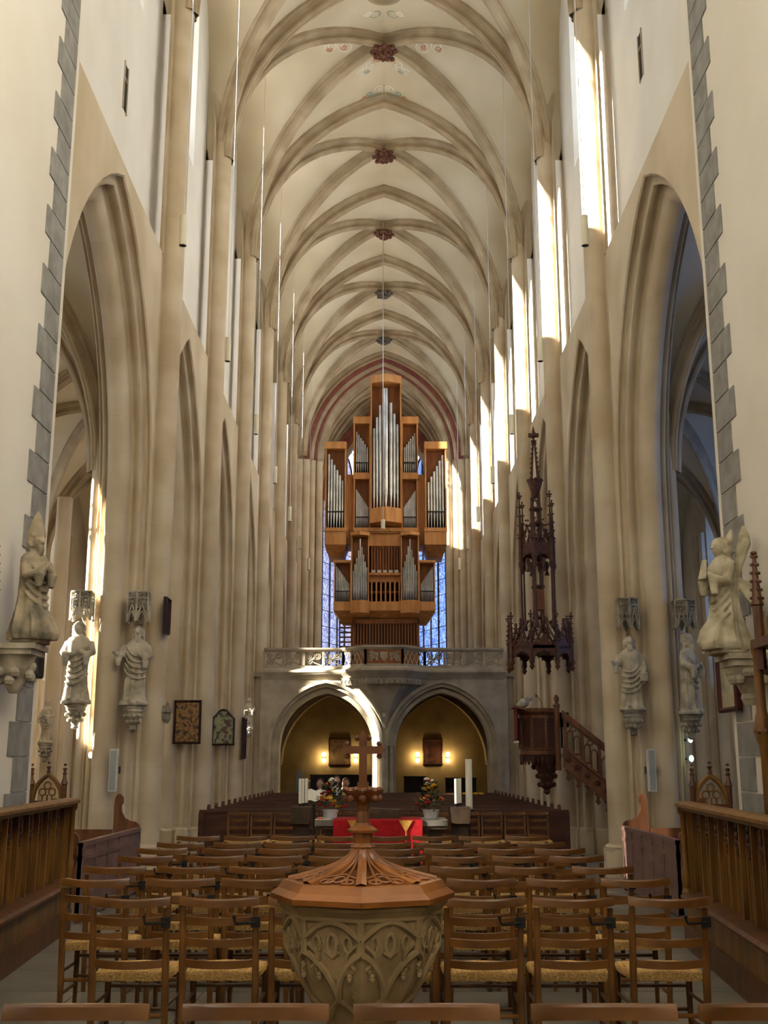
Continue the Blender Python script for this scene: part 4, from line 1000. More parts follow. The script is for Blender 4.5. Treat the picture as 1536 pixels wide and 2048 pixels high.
for e in range(8):
    a = -PI / 2 + e * PI / 4; rows = []
    tx, ty = -math.sin(a), math.cos(a)
    for i in range(15):
        r, z = sp(i / 14); w = lerp(.030, .019, i / 14)
        rows.append([(FX + r_ * math.cos(a) + tx * k, FYc + r_ * math.sin(a) + ty * k, z + dz) for k, r_, dz in ((-w, r * .96, -.01), (-w * .8, r, .010), (0, r * 1.01, .018), (w * .8, r, .010), (w, r * .96, -.01))])
    obj('spire_rib', MB().grid(rows), font_wood, lid, smooth=30)
    # pierced tracery between the ribs
    am = a + PI / 8; tr = MB()
    def sq(q, s, o=.006):
        r, z = sp(s); aa = a + q * PI / 4; k = octr(aa); return (FX + r * k * math.cos(aa), FYc + r * k * math.sin(aa), z + o)
    for s_ in (.28, .72): tr.tube([sq(s_ + (.5 - s_) * (u / 10) ** .6 * .9, .02 + .93 * u / 10) for u in range(11)], .006, 5)
    tr.tube([sq(.5 + .12 * math.cos(u), .10 + .06 * math.sin(u)) for u in [k * PI / 6 for k in range(13)]], .006, 5)
    for c_ in (.27, .73): tr.tube([sq(c_ + .12 * math.cos(u), .055 + .04 * math.sin(u)) for u in [k * PI / 6 for k in range(13)]], .0055, 5)
    tr.tube([sq(.12 + .76 * u / 10, .13 + .09 * (1 - abs(u / 5 - 1))) for u in range(11)], .006, 5)
    obj('spire_tracery', tr, font_wood, lid)
zn = zL + .232
obj('neck', MB().lathe([(.056, zn), (.062, zn + .012), (.056, zn + .02), (.048, zn + .03), (.048, zn + .075), (.076, zn + .08), (.078, zn + .092), (.042, zn + .112), (.036, zn + .125)], 8, (FX, FYc, 0), -PI / 2), font_wood, lid, smooth=15)
zc = zn + .120
obj('stem', MB().lathe([(.034, zc), (.032, zc + .05), (.028, zc + .06), (.030, zc + .09), (.048, zc + .125), (.048, zc + .13)], 8, (FX, FYc, 0), -PI / 2), font_wood_d, lid, smooth=15)
cap = MB(); zk = zc + .115
cap.lathe([(.05, zk), (.085, zk + .02), (.096, zk + .045), (.07, zk + .06)], 8, (FX, FYc, 0), -PI / 2)
for i in range(16):
    a = 2 * PI * i / 16; cap.ball((FX + .088 * math.cos(a), FYc + .088 * math.sin(a), zk + .045 + .006 * (i % 2)), .016, .016, .013, 6, 4)
for i in range(8):
    a = 2 * PI * i / 8 - PI / 2; cap.ball((FX + .08 * math.cos(a), FYc + .08 * math.sin(a), zk + .008), .019, n=8, m=6)
obj('capital', cap, font_wood_d, lid)
zx_ = zk + .055; ct = at(735, 1462, Y=FYc).z; ca = at(735, 1500, Y=FYc).z
cr = MB(); cr.box(FX - .028, FYc - .022, zx_, FX + .028, FYc + .022, zx_ + .03); cr.box(FX - .02, FYc - .015, zx_ + .03, FX + .02, FYc + .015, ct - .02)
cr.box(FX - .085, FYc - .0145, ca - .019, FX + .085, FYc + .0145, ca + .019)
for dx, dz in ((.09, 0), (-.09, 0), (0, ct - ca - .03)):
    cr.prism([(0, .024) if False else (dx * 1.25 if dx else 0, 0 if dx else dz + .035), (dx, .028) if dx else (.028, dz), (dx * .85, 0) if dx else (0, dz - .02), (dx, -.028) if dx else (-.028, dz)], lambda a, b, t_: (FX + a, FYc + t_, ca + b), -.016, .016)
    for s in (-1, 1): cr.ball((FX + (dx * .9 if dx else s * .03), FYc, ca + (s * .03 if dx else dz - .005)), .014, n=8, m=5)
obj('cross', cr, font_wood_d, lid, smooth=20)

# ------------------------------------------------------------------ choir stalls, both sides
def stalls(sg, P0, P1):
    S = side(sg); d = (P0 - P1); d.z = 0; d.normalize(); inn = Vector((-sg, 0, 0)); inn = (inn - d * inn.dot(d)).normalized()
    L = 9.0; base = Vector((P1.x, P1.y, 0))
    t = thing('choir_stall_front', 'oak choir stall front with linenfold panels along the %s side' % S, 'choir stall', tuple(base))
    f = lambda s, o, z: tuple(base + d * s + inn * o + Vector((0, 0, z)))
    def slab(name, o0, o1, z0, z1, m, s0=0.0, s1=L, parent=t):
        mb = MB().add([f(s0, o0, z0), f(s1, o0, z0), f(s1, o1, z0), f(s0, o1, z0), f(s0, o0, z1), f(s1, o0, z1), f(s1, o1, z1), f(s0, o1, z1)], [(0, 3, 2, 1), (4, 5, 6, 7), (0, 1, 5, 4), (1, 2, 6, 5), (2, 3, 7, 6), (3, 0, 4, 7)])
        return obj(name, mb, m, parent, smooth=0)
    rows = [[f(s, o, z) for s in (-.06, L)] for o, z in ((-.12, 1.19), (.0, 1.19), (.02, 1.215), (.045, 1.225), (.045, 1.25), (.0, 1.27), (-.10, 1.27), (-.12, 1.25))]
    obj('hand_rail', MB().grid(rows + [rows[0]]), oak, t, smooth=0)
    slab('plinth', -.20, .03, 0, .20, oak_dark); slab('plinth', -.20, .0, .20, .40, oak)
    rows = [[f(s, o, z) for s in (0, L)] for o, z in ((-.2, .40), (.02, .40), (.05, .42), (.05, .44), (.02, .46), (-.14, .50), (-.2, .50))]
    obj('ledge', MB().grid(rows + [rows[0]]), oak_dark, t, smooth=0)
    n = int(L / .38); carve = None
    for i in range(n):
        s0 = .10 + .38 * i
        pb_ = slab('panel_board', -.145, -.12, .47, 1.19, oak, s0, s0 + .36)
        if i < 12:
            lf = MB()
            for k in range(3): lf.tube([f(s0 + .09 + .09 * k, -.115, .50), f(s0 + .09 + .09 * k, -.115, 1.0)], .016, 6)
            obj('linenfold', lf, oak, pb_)
            cv = MB(); sc = s0 + .19
            for k, (o_, z_, r_) in enumerate(((0, 1.13, .030), (.0, 1.07, .034), (-.035, 1.02, .026), (.035, 1.02, .026), (0, .97, .022), (0, .93, .016))):
                p = f(sc + o_, -.105, z_); cv.ball(p, r_ * .7, r_, r_, 6, 5)
            obj('carved_leaf', cv, oak_dark, pb_)
    for i in range(n + 1):
        s0 = .08 + .38 * i; slab('stile', -.14, -.075, .46, 1.19, oak, s0, s0 + .035)
    ep = MB().lathe([(.035, .40), (.05, .43), (.05, .47), (.03, .50), (.045, .56), (.05, .64), (.03, .70), (.028, 1.14), (.05, 1.17), (.05, 1.22)], 10, f(-.02, -.02, 0))
    obj('end_shaft', ep, oak, t); slab('end_post', -.15, -.04, .40, 1.22, oak, -.05, .06)
    # traceried gable closing the stall
    gx = f(-.02, -.14, 0); g = thing('stall_end_gable', 'small gothic oak gable with three pinnacles at the end of the %s stall' % S, 'stall end', (gx[0] + sg * .18, gx[1] + .12, 0))
    cx, gy = gx[0] + sg * .19, gx[1] + .12; w = .15
    obj('end_board', MB().box(cx - .19, gy, 0, cx + .19, gy + .04, 1.24), oak_dark, g, smooth=0)
    ar = []
    for k in range(-8, 9):
        q = 1 - abs(k) / 8; ar.append((cx + (1 if k > 0 else -1) * w * (1 - q), 1.24 + pointed(q, w, .26)))
    obj('gable_arch', MB().tube([(x, gy + .02, z) for x, z in ar], .024, 6), oak, g)
    tc_ = MB()
    for (ox, oz, r_) in ((0, .15, .035), (-.05, .085, .035), (.05, .085, .035)): tc_.tube([(cx + ox + r_ * math.cos(u), gy + .02, 1.24 + oz + r_ * math.sin(u)) for u in [k * PI / 5 for k in range(11)]], .009, 5)
    for ox in (-.05, .0, .05): tc_.tube([(cx + ox, gy + .02, 1.24), (cx + ox, gy + .02, 1.30)], .009, 5)
    obj('gable_tracery', tc_, oak, g)
    for ox, zt in ((-.17, 1.60), (0, 1.62), (.17, 1.60)):
        pn = MB(); z0 = 1.24 if ox else 1.49
        if ox: pn.lathe([(.03, z0), (.03, 1.40), (.04, 1.405), (.02, 1.46), (.012, zt - .03)], 8, (cx + ox, gy + .02, 0))
        else: pn.lathe([(.02, z0), (.012, zt - .03)], 8, (cx + ox, gy + .02, 0))
        for z_ in (zt - .09, zt - .045, zt): pn.ball((cx + ox, gy + .02, z_), .026 if z_ < zt else .018, .026, .014, 8, 5)
        obj('pinnacle', pn, oak_dark, g)
    return f
fL = stalls(-1, at(0, 1624, Z=1.25), at(150, 1600, Z=1.25))
fR = stalls(1, at(1536, 1641, Z=1.25), at(1361, 1607, Z=1.25))

# pews with scrolled ends and panelled screens beyond the stalls
def scroll_end(x0, y, sg, h, parent, nm='bench_end'):
    o = [(0, 0), (.34, 0), (.36, .42), (.40, .50), (.44, .62), (.42, .70), (.36, .73), (.26, .74), (.18, .77), (.12, .84), (.11, .90), (.14, .93), (.14, .98), (.10, 1.02), (.05, 1.02), (.01, .98), (0, .90)]
    mb = MB().prism([(a * .8, b * h) for a, b in o], lambda a, b, t_: (x0 - sg * a, y + t_, b), 0, .06); return obj(nm, mb, pulpit_wood, parent, smooth=0)
for sg in (-1, 1):
    S = side(sg); X = sg * 3.18; y0, y1 = (12.15, 14.98) if sg < 0 else (12.55, 15.33)
    t = thing('screen_panel', 'plain purplish-brown wooden screen beyond the %s stall' % S, 'screen', (X, (y0 + y1) / 2, 0))
    obj('panel_board', MB().box(X - .02, y0, .03, X + .02, y1, .80), part_wood, t, smooth=0)
    for i in range(6): y = lerp(y0, y1 - .05, i / 5); obj('stile', MB().box(X - .03, y, .0, X + .03, y + .05, .80), part_wood, t, smooth=0)
    for z in (.03, .62, .76): obj('rail', MB().box(X - .032, y0, z, X + .032, y1, z + .05), part_wood, t, smooth=0)
    for j, (y, lb) in enumerate(((y1 + .03, 'far'), (y0 + .25, 'near'))):
        t = thing('bench', 'wooden bench with scrolled end, at the %s end of the %s screen' % (lb, S), 'bench', (X + sg * .3, y, 0))
        scroll_end(X + sg * (.34 if j == 0 else .43), y, sg, 1.2 if j == 0 else 1.22, t)
        xs = sorted((X + sg * .36, X + sg * .95)); obj('backrest', MB().box(xs[0], y + .0, .3, xs[1], y + .05, .78), pulpit_wood, t, smooth=0)
        obj('seat', MB().box(xs[0], y - .38, .40, xs[1], y, .44), pulpit_wood, t, smooth=0); obj('front_board', MB().box(xs[0], y - .36, 0, xs[1], y - .33, .40), pulpit_wood, t, smooth=0)

# tall stall canopies against the choir walls
def stall_canopy(sg, yend):
    S = side(sg); X = sg * 3.5; t = thing('stall_canopy', 'carved oak stall back with pinnacles against the %s choir wall' % S, 'stall canopy', (X, yend - 1, 0))
    xs = lambda a, b: (min(X - sg * a, X - sg * b), max(X - sg * a, X - sg * b))
    a, b = xs(0, .06); obj('back_board', MB().box(a, yend - 3.0, .5, b, yend, 2.6), oak, t, smooth=0)
    a, b = xs(0, .30); obj('canopy_board', MB().box(a, yend - 3.0, 2.58, b, yend + .02, 2.66), oak_dark, t, smooth=0)
    for i in range(4):
        y = yend - .06 - .9 * i; p = MB(); a, b = xs(.02, .16)
        p.box(a, y - .05, .5, b, y + .05, 2.58); obj('post', p, oak, t, smooth=0)
        for o_, h in ((.24, 3.42), (.08, 3.30)):
            q = MB(); xx = X - sg * o_; q.lathe([(.045, 2.4), (.045, 2.95), (.06, 2.96), (.045, 3.0), (.012, h)], 8, (xx, y, 0))
            for k in range(6): z = lerp(3.02, h - .03, k / 5); r_ = lerp(.05, .022, k / 5); [q.ball((xx + r_ * math.cos(m * PI / 2), y + r_ * math.sin(m * PI / 2), z), .016, n=5, m=4) for m in range(4)]
            q.ball((xx, y, h), .03, .03, .02, 8, 5); obj('pinnacle', q, oak_dark, t)
        if i < 3:
            g = MB(); c = y - .45; g.prism([(-.36, 2.66), (.36, 2.66), (.08, 3.0), (0, 3.2), (-.08, 3.0)], lambda a_, b_, t_: (X - sg * t_, c + a_, b_), .18, .24)
            obj('gable', g, oak, t, smooth=0)
    sh = MB().lathe([(.05, .5), (.06, .55), (.035, .6), (.035, 1.75), (.06, 1.8), (.075, 1.9), (.06, 2.0), (.045, 2.05), (.04, 2.5), (.06, 2.58)], 10, (X - sg * .26, yend - .02, 0))
    for k in range(8): sh.ball((X - sg * .26 + .06 * math.cos(k * PI / 4), yend - .02 + .06 * math.sin(k * PI / 4), 1.88), .025, n=5, m=4)
    obj('carved_shaft', sh, oak, t)
stall_canopy(-1, 9.25); stall_canopy(1, 9.72)

# ------------------------------------------------------------------ altar
AY = 14.3
alt = thing('altar', 'dark stone altar table standing before the pews', 'altar', (0, AY + .4, 0))
obj('mensa', MB().box(-.86, AY, .86, .79, AY + .85, .93), altar_stone, alt, smooth=0); obj('mensa_edge', MB().box(-.84, AY + .02, .82, .77, AY + .83, .86), altar_wood, alt, smooth=0)
for x in (-.74, .58): obj('support', MB().box(x, AY + .1, 0, x + .14, AY + .75, .83), altar_wood, alt, smooth=0)
x0, x1 = -.63, .475
cl = thing('altar_cloth', 'bright red altar cloth with gold embroidered triangles', 'altar cloth', (0, AY + .4, .94))
rows = [[(lerp(x0, x1, i / 24), y + .006 * math.sin(i * 1.3) * k, z) for i in range(25)] for y, z, k in ((AY + .86, .45, 1), (AY + .86, .935, 0), (AY - .012, .938, 0), (AY - .022, .925, 0), (AY - .024, .65, 1), (AY - .026, .30, 2))]
obj('cloth_sheet', MB().grid(rows), redcloth, cl, smooth=50)
for x in (-.37, .27):
    obj('gold_triangle', MB().prism([(-.085, .93), (.085, .93), (.008, .80), (-.008, .80)], lambda a, b, t_: (x + a, AY - t_, b), .031, .036), gold, cl, smooth=0)
    ts = MB().tube([(x, AY - .036, .80), (x, AY - .036, .48)], .006, 5); ts.lathe([(.008, .40), (.02, .42), (.016, .47), (.006, .48)], 8, (x, AY - .038, 0)); obj('tassel', ts, gold, cl)
p = at(762, 1627, Y=AY + .4)
tag(obj('altar_box', MB().prism([(-.21, 0), (.19, 0), (.19, .10), (-.19, .12)], lambda a, b, t_: (.02 + a, AY + .30 + t_, .94 + b), 0, .3), altar_wood, smooth=0), 'low brown wooden box lying on the red altar cloth', 'box')
t = thing('altar_book', 'papers lying on the left end of the altar', 'papers', (-.78, AY + .2, .93)); obj('sheet', MB().box(-.86, AY + .08, .931, -.68, AY + .30, .938), paper, t, smooth=0); obj('cover', MB().box(-.84, AY + .1, .938, -.76, AY + .22, .95), fl_org, t, smooth=0)
def candle_stand(x, y, n, label):
    t = thing('candle_stand', label, 'candle stand', (x, y, 0)); z = 1.02
    obj('trough', MB().prism([(-.11, 0), (.11, 0), (.13, .20), (-.13, .20)], lambda a, b, q: (x + a, y + q, z - .14 + b), -.22, .22), altar_wood, t, smooth=0)
    obj('pedestal', MB().box(x - .10, y - .12, 0, x + .10, y + .12, z - .14), altar_wood, t, smooth=0); obj('foot', MB().box(x - .12, y - .2, 0, x + .12, y + .2, .06), altar_wood, t, smooth=0)
    return z + .06
def candle(x, y, z0, r, h, label, grp):
    t = thing('candle', label, 'candle', (x, y, z0), group=grp); wx = obj('wax', MB().lathe([(r, z0), (r, z0 + h), (r * .8, z0 + h + .004)], 12, (x, y, 0)), wax, t); obj('wick', MB().tube([(x, y, z0 + h), (x, y, z0 + h + .015)], .003, 4), iron, wx)
    if r < .04: obj('spike', MB().lathe([(.004, z0 - .04), (.02, z0 - .006), (.02, z0)], 6, (x, y, 0)), iron, t)
for sg, xs in ((-1, (-1.055, -1.03, -.995)), (1, (.905, .94, .975))):
    z = candle_stand(sum(xs) / 3 - (.02 if sg < 0 else -.02), AY + .35, 3, 'dark wooden candle trough on a pedestal at the %s of the altar' % side(sg))
    for i, x in enumerate(xs): candle(x, AY + .15 + .14 * i, z + .045, .019, .30, 'slim white candle, %s from the left on the %s trough' % (ordn(i), side(sg)), 'slim altar candles')
pc = at(938.5, 1618, Y=15.15)
t = thing('candle_holder', 'tall thin iron holder carrying the large candle', 'candle holder', (pc.x, 15.15, 0)); obj('pole', MB().tube([(pc.x, 15.15, .02), (pc.x, 15.15, pc.z - .02)], .012, 8), iron, t); obj('dish', MB().lathe([(.02, pc.z - .03), (.075, pc.z - .012), (.075, pc.z)], 14, (pc.x, 15.15, 0)), iron, t); obj('foot', MB().lathe([(.14, 0), (.14, .02), (.02, .05)], 12, (pc.x, 15.15, 0)), iron, t)
candle(pc.x, 15.15, pc.z, .045, at(938, 1519, Y=15.15).z - pc.z, 'large thick white candle right of the altar', 'large candle')
def bouquet(x, y, z, label, seed):
    t = thing('flower_arrangement', label, 'flowers', (x, y, z)); rb = random.Random(seed)
    obj('pot', MB().lathe([(.085, z), (.105, z + .10), (.11, z + .105), (.10, z + .108)], 18, (x, y, 0)), white_m, t)
    lf = MB()
    for i in range(240):
        a = rb.uniform(0, 2 * PI); h = rb.random() ** .8; r = (.19 * (1 - h) + .04) * rb.uniform(.5, 1.15); c = Vector((x + r * math.cos(a), y + r * math.sin(a), z + .09 + .36 * h + rb.uniform(-.03, .02)))
        d = Vector((math.cos(a), math.sin(a), rb.uniform(-.3, .9))).normalized(); s = Vector((-math.sin(a), math.cos(a), 0)); l = rb.uniform(.05, .1); w = .016
        lf.add([c, c + d * l * .5 + s * w, c + d * l, c + d * l * .5 - s * w], [(0, 1, 2, 3)])
    o = obj('foliage', lf, green, t, smooth=0); o['kind'] = 'stuff'
    for i in range(26):
        a = rb.uniform(0, 2 * PI); h = rb.uniform(.05, 1); r = (.17 * (1 - h) + .035); m_ = rb.choice((fl_red, fl_red, fl_red, fl_yel, fl_yel, fl_org, fl_wht) if i > 1 else (fl_wht,))
        c = (x + r * math.cos(a) * rb.uniform(.7, 1.1), y + r * math.sin(a), z + .13 + .34 * h if i > 1 else z + .47 + .02 * i)
        b = MB(); k = rb.uniform(.022, .038)
        for j in range(6): q = j * PI / 3; b.ball((c[0] + k * .6 * math.cos(q), c[1] + k * .5 * math.sin(q), c[2]), k * .6, k * .5, k * .5, 5, 4)
        b.ball((c[0], c[1], c[2] + k * .3), k * .5, n=5, m=4); obj('blossom', b, m_, t)
pA = at(660, 1637, Y=14.75); bouquet(pA.x, 14.75, .931, 'red and yellow flowers in a white pot on the left of the altar', 5)
pB = at(862, 1637, Y=14.75); bouquet(pB.x, 14.75, .931, 'red and yellow flowers in a white pot on the right of the altar', 11)
# lectern with an open book, microphone
pl = at(628, 1598, Y=16.2)
t = thing('book_lectern', 'slim lectern holding an open white book behind the altar candles', 'lectern', (pl.x, 16.2, 0)); obj('pole', MB().tube([(pl.x, 16.2, .03), (pl.x, 16.2, pl.z - .06)], .02, 8), iron, t); obj('foot', MB().lathe([(.16, 0), (.16, .02), (.03, .04)], 12, (pl.x, 16.2, 0)), iron, t)
obj('desk', MB().prism([(-.06, -.07), (.10, .07), (.10, .09), (-.06, -.05)], lambda a, b, q: (pl.x + q, 16.2 + a, pl.z + b), -.18, .22), altar_wood, t, smooth=0)
t2 = thing('open_book', 'open white book on the slim lectern', 'book', (pl.x, 16.2, pl.z + .06))
for s in (-1, 1): obj('page_block', MB().add([(pl.x + .02, 16.13, pl.z - .035), (pl.x + .02 + s * .14, 16.13, pl.z - .03), (pl.x + .02 + s * .14, 16.29, pl.z + .12), (pl.x + .02, 16.29, pl.z + .11), (pl.x + .02 + s * .07, 16.13, pl.z - .012), (pl.x + .02 + s * .07, 16.29, pl.z + .14)], [(0, 4, 5, 3), (4, 1, 2, 5)]), paper, t2)
pm_ = at(618, 1562, Y=15.6)
t = thing('microphone', 'small gooseneck microphone near the left candles', 'microphone', (pm_.x - .05, 15.6, 0)); obj('stem', MB().tube([(pm_.x - .06, 15.6, .02), (pm_.x - .06, 15.6, pm_.z - .1), (pm_.x - .04, 15.6, pm_.z - .03), (pm_.x, 15.6, pm_.z)], .006, 6), iron, t); obj('head', MB().ball((pm_.x, 15.6, pm_.z), .02, .016, .014), speaker_g, t); obj('foot', MB().lathe([(.1, 0), (.1, .02), (.02, .03)], 12, (pm_.x - .06, 15.6, 0)), iron, t)
# ------------------------------------------------------------------ pulpit
PX, PYY = 2.81, 20.85
pul = thing('pulpit', 'carved brown oak pulpit on the second pillar on the right', 'pulpit', (PX, PYY, 1.1))
def octo(r, z0, z1, m, name, par=pul, rot=PI / 8, c=(PX, PYY)): return obj(name, MB().lathe([(r, z0), (r, z1)], 8, (c[0], c[1], 0), rot), m, par, smooth=15)
obj('tub', MB().lathe([(.30, 1.74), (.355, 1.78), (.355, 1.83), (.33, 1.85), (.33, 2.48), (.355, 2.50), (.39, 2.54), (.40, 2.60), (.35, 2.61)], 8, (PX, PYY, 0), PI / 8), pulpit_wood, pul, smooth=15)
carv = mat('dark_carving', srgb(62, 36, 24), srgb(96, 60, 42), 50, .7, .8, 60)
for e in range(8):
    a = e * PI / 4; c = math.cos(PI / 8) * .33; tx, ty = -math.sin(a), math.cos(a)
    f = lambda s, z, o: (PX + (c + o) * math.cos(a) + tx * s, PYY + (c + o) * math.sin(a) + ty * s, z)
    cp_ = obj('carved_panel', MB().prism([(-.10, 1.90), (.10, 1.90), (.10, 2.42), (-.10, 2.42)], lambda s, z, o: f(s, z, o), .0, .008), carv, pul, smooth=0)
    fr = MB()
    for s in (-.115, .115): fr.bar(f(s, 1.87, .012), f(s, 2.46, .012), .022, .02)
    for z in (1.885, 2.44): fr.bar(f(-.12, z, .012), f(.12, z, .012), .02, .022)
    obj('panel_frame', fr, pulpit_wood, cp_, smooth=0)
    tw = MB()
    for k in range(9): p = f(.132, 1.90 + .065 * k, .0); tw.ball(p, .022, .022, .03, 6, 4)
    obj('twisted_corner', tw, carv, pul)
    fg = MB()
    for k in range(4):
        s = -.11 + .073 * k; fg.prism([(-.03, 0), (.03, 0), (.02, -.09), (0, -.16), (-.02, -.09)], lambda q, z, o: f(s + q, 1.76 + z, o - .01), 0, .02)
    obj('fringe', fg, carv, pul, smooth=0)
st = MB().lathe([(.30, 1.76), (.24, 1.60), (.17, 1.48), (.14, 1.36), (.10, 1.28), (.13, 1.24), (.10, 1.20), (.05, 1.16), (.07, 1.12), (.02, 1.07)], 8, (PX + .15, PYY, 0), PI / 8)
for k in range(24): a = k * PI / 4; z = (1.56, 1.40, 1.25)[k // 8]; r = (.23, .16, .13)[k // 8]; st.ball((PX + .15 + r * math.cos(a), PYY + r * math.sin(a), z), .045, .045, .05, 6, 5)
obj('pendant_stem', st, carv, pul)
ex, ey = PX + .33, PYY - .30
obj('newel_post', MB().lathe([(.05, 1.5), (.05, 2.62), (.07, 2.64), (.06, 2.67), (.03, 2.70), (.045, 2.74), (.05, 2.78), (.03, 2.83), (.005, 2.85)], 10, (ex, ey, 0)), pulpit_wood, pul)
obj('book_desk', MB().prism([(-.24, 2.62), (.02, 2.56), (.02, 2.60), (-.24, 2.66)], lambda a, b, t_: (PX - .22 + a, PYY - .05 + t_, b), -.28, .24), pulpit_wood, pul, smooth=0)
hc = tag(obj('hanging_cloth', MB().grid([[(PX - .40 + .005 * math.sin(i * 2), PYY - .38 + .06 * i, z) for i in range(9)] for z in (2.60, 2.3, 2.02)] + [[(PX - .385, PYY - .38 + .06 * i, z) for i in range(9)] for z in (2.02, 2.60)]), darkred), 'dark red cloth hanging from the pulpit book desk', 'cloth')
tag(obj('fringe_cloth', MB().box(PX - .42, PYY - .38, 1.99, PX - .38, PYY + .1, 2.02), fl_wht, smooth=0), 'pale fringe along the foot of the red pulpit cloth', 'fringe')
# stair towards the aisle
stair = thing('pulpit_stair', 'oak stair with traceried balustrade descending from the pulpit', 'stair', (4.2, PYY - .3, 0))
sy = PYY - .42; xa, xb = 3.22, 4.75; sl = -.80
def zl(x, z): return z + (x - xa) * sl
def skew(name, z0, z1, y0, y1, m=pulpit_wood, x0=xa, x1=xb):
    return obj(name, MB().add([(x0, y0, zl(x0, z0)), (x1, y0, zl(x1, z0)), (x1, y1, zl(x1, z0)), (x0, y1, zl(x0, z0)), (x0, y0, zl(x0, z1)), (x1, y0, zl(x1, z1)), (x1, y1, zl(x1, z1)), (x0, y1, zl(x0, z1))], [(0, 3, 2, 1), (4, 5, 6, 7), (0, 1, 5, 4), (1, 2, 6, 5), (2, 3, 7, 6), (3, 0, 4, 7)]), m, stair, smooth=0)
skew('hand_rail', 2.46, 2.56, sy - .05, sy + .07); skew('rail_moulding', 2.42, 2.46, sy - .03, sy + .05)
skew('string_board', 1.60, 1.90, sy, sy + .05); skew('string_moulding', 1.88, 1.94, sy - .03, sy + .06); skew('string_moulding', 1.56, 1.62, sy - .03, sy + .06)
for i in range(5):
    x0 = xa + .02 + .30 * i
    obj('baluster_post', MB().box(x0, sy - .02, zl(x0, 1.92), x0 + .05, sy + .05, zl(x0, 2.46)), pulpit_wood, stair, smooth=0)
    tr = MB()
    for k in range(2):
        cx = x0 + .11 + .12 * k
        pts = [(cx - .055, zl(cx, 1.95))] + [(cx - .055 + .055 * q, zl(cx, 2.22) + pointed(q, .055, .09)) for q in (0, .2, .5, .8, 1)] + [(cx + .055 - .055 * q, zl(cx, 2.22) + pointed(q, .055, .09)) for q in (.8, .5, .2, 0)] + [(cx + .055, zl(cx, 1.95))]
        tr.tube([(x, sy + .02, z) for x, z in pts], .014, 5)
    cx = x0 + .17; tr.tube([(cx + .05 * math.cos(u), sy + .02, zl(cx, 2.38) + .045 * math.sin(u)) for u in [k * PI / 5 for k in range(11)]], .012, 5)
    obj('tracery', tr, pulpit_wood, stair)
for i in range(9):
    x = xa + .08 + .17 * i; obj('carved_boss', MB().ball((x, sy - .005, zl(x, 1.75)), .06, .02, .055, 8, 5), carv, stair)
    if i % 1 == 0:
        q = MB().prism([(-.07, 0), (.07, 0), (.03, -.05), (.025, -.12), (.05, -.15), (0, -.21), (-.05, -.15), (-.025, -.12), (-.03, -.05)], lambda a, b, t_: (x + a, sy + t_, zl(x, 1.58) + b), 0, .04); obj('cresting', q, pulpit_wood, stair, smooth=0)
for i in range(8): x = xa + .05 + .19 * i; obj('tread', MB().box(x, sy + .05, zl(x, 1.80), x + .24, sy + .65, zl(x, 1.84)), pulpit_wood, stair, smooth=0)
tag(obj('guard_rail', MB().tube([(3.4, sy + .72, 2.5), (3.5, sy + .72, 2.45), (4.5, sy + .72, 1.62)], .018, 6), iron), 'thin black handrail rising beside the pulpit stair', 'handrail')
mon = thing('monitor', 'small black screen behind the pulpit', 'monitor', (3.3, PYY + .2, 2.3)); obj('screen', MB().box(3.16, PYY + .20, 2.28, 3.44, PYY + .24, 2.55), mat('black_gloss', srgb(14, 15, 18), rough=.1, spec=.7), mon, smooth=0); obj('stand', MB().box(3.28, PYY + .22, 1.9, 3.32, PYY + .26, 2.3), iron, mon, smooth=0)
dv = fuse(MB().ball((PX - .22, PYY, 2.72), .10, .09, .09).ball((PX - .12, PYY, 2.80), .055, .06, .06).ball((PX - .30, PYY, 2.68), .07, .05, .05).tube([(PX - .08, PYY, 2.79), (PX - .03, PYY, 2.785)], [.02, .005]), .012)
dv.materials.append(stat_stone); tag(obj('dove_carving', dv, None), 'small pale carved bird perched on the pulpit desk', 'carving')
tag(obj('lectern_microphone', MB().tube([(PX + .12, PYY, 2.60), (PX + .10, PYY, 2.75), (PX + .02, PYY, 2.84)], .006, 5).ball((PX + .01, PYY, 2.845), .022, .018, .018, 6, 4), iron), 'thin black microphone curving over the pulpit rim', 'microphone')

# ------------------------------------------------------------------ sounding board above the pulpit
can = thing('pulpit_canopy', 'dark carved gothic sounding board with a tall pinnacled spire', 'pulpit canopy', (2.90, 20.8, 3.3))
KX, KY = 2.90, 20.75
def crocket(mb, x, y, z0, z1, r0, r1, n, k=4, rr=.018):
    for j in range(n):
        z = lerp(z0, z1, j / (n - 1)); r = lerp(r0, r1, j / (n - 1))
        for m in range(k): a = m * 2 * PI / k + .4; mb.ball((x + r * math.cos(a), y + r * math.sin(a), z), rr, rr, rr * .8, 5, 3)
def pinn(x, y, z0, z1, r, name='pinnacle'):
    mb = MB(); zm = lerp(z0, z1, .35)
    mb.lathe([(r, z0), (r, zm), (r * 1.5, zm + .01), (r * 1.4, zm + .03), (r * .8, zm + .05), (r * .25, z1 - .04)], 8, (x, y, 0)); crocket(mb, x, y, zm + .08, z1 - .10, r * 1.3, r * .6, 5, 4, r * .5)
    mb.box(x - r * 1.3, y - r * .4, z1 - .075, x + r * 1.3, y + r * .4, z1 - .045); mb.ball((x, y, z1 - .01), r * .5, r * .5, r * .9, 6, 4)
    return obj(name, mb, canopy_wood, can)
obj('sounding_board', MB().lathe([(.50, 3.62), (.60, 3.66), (.60, 3.72), (.3, 3.80)], 8, (KX, KY, 0), PI / 8), canopy_wood, can, smooth=15)
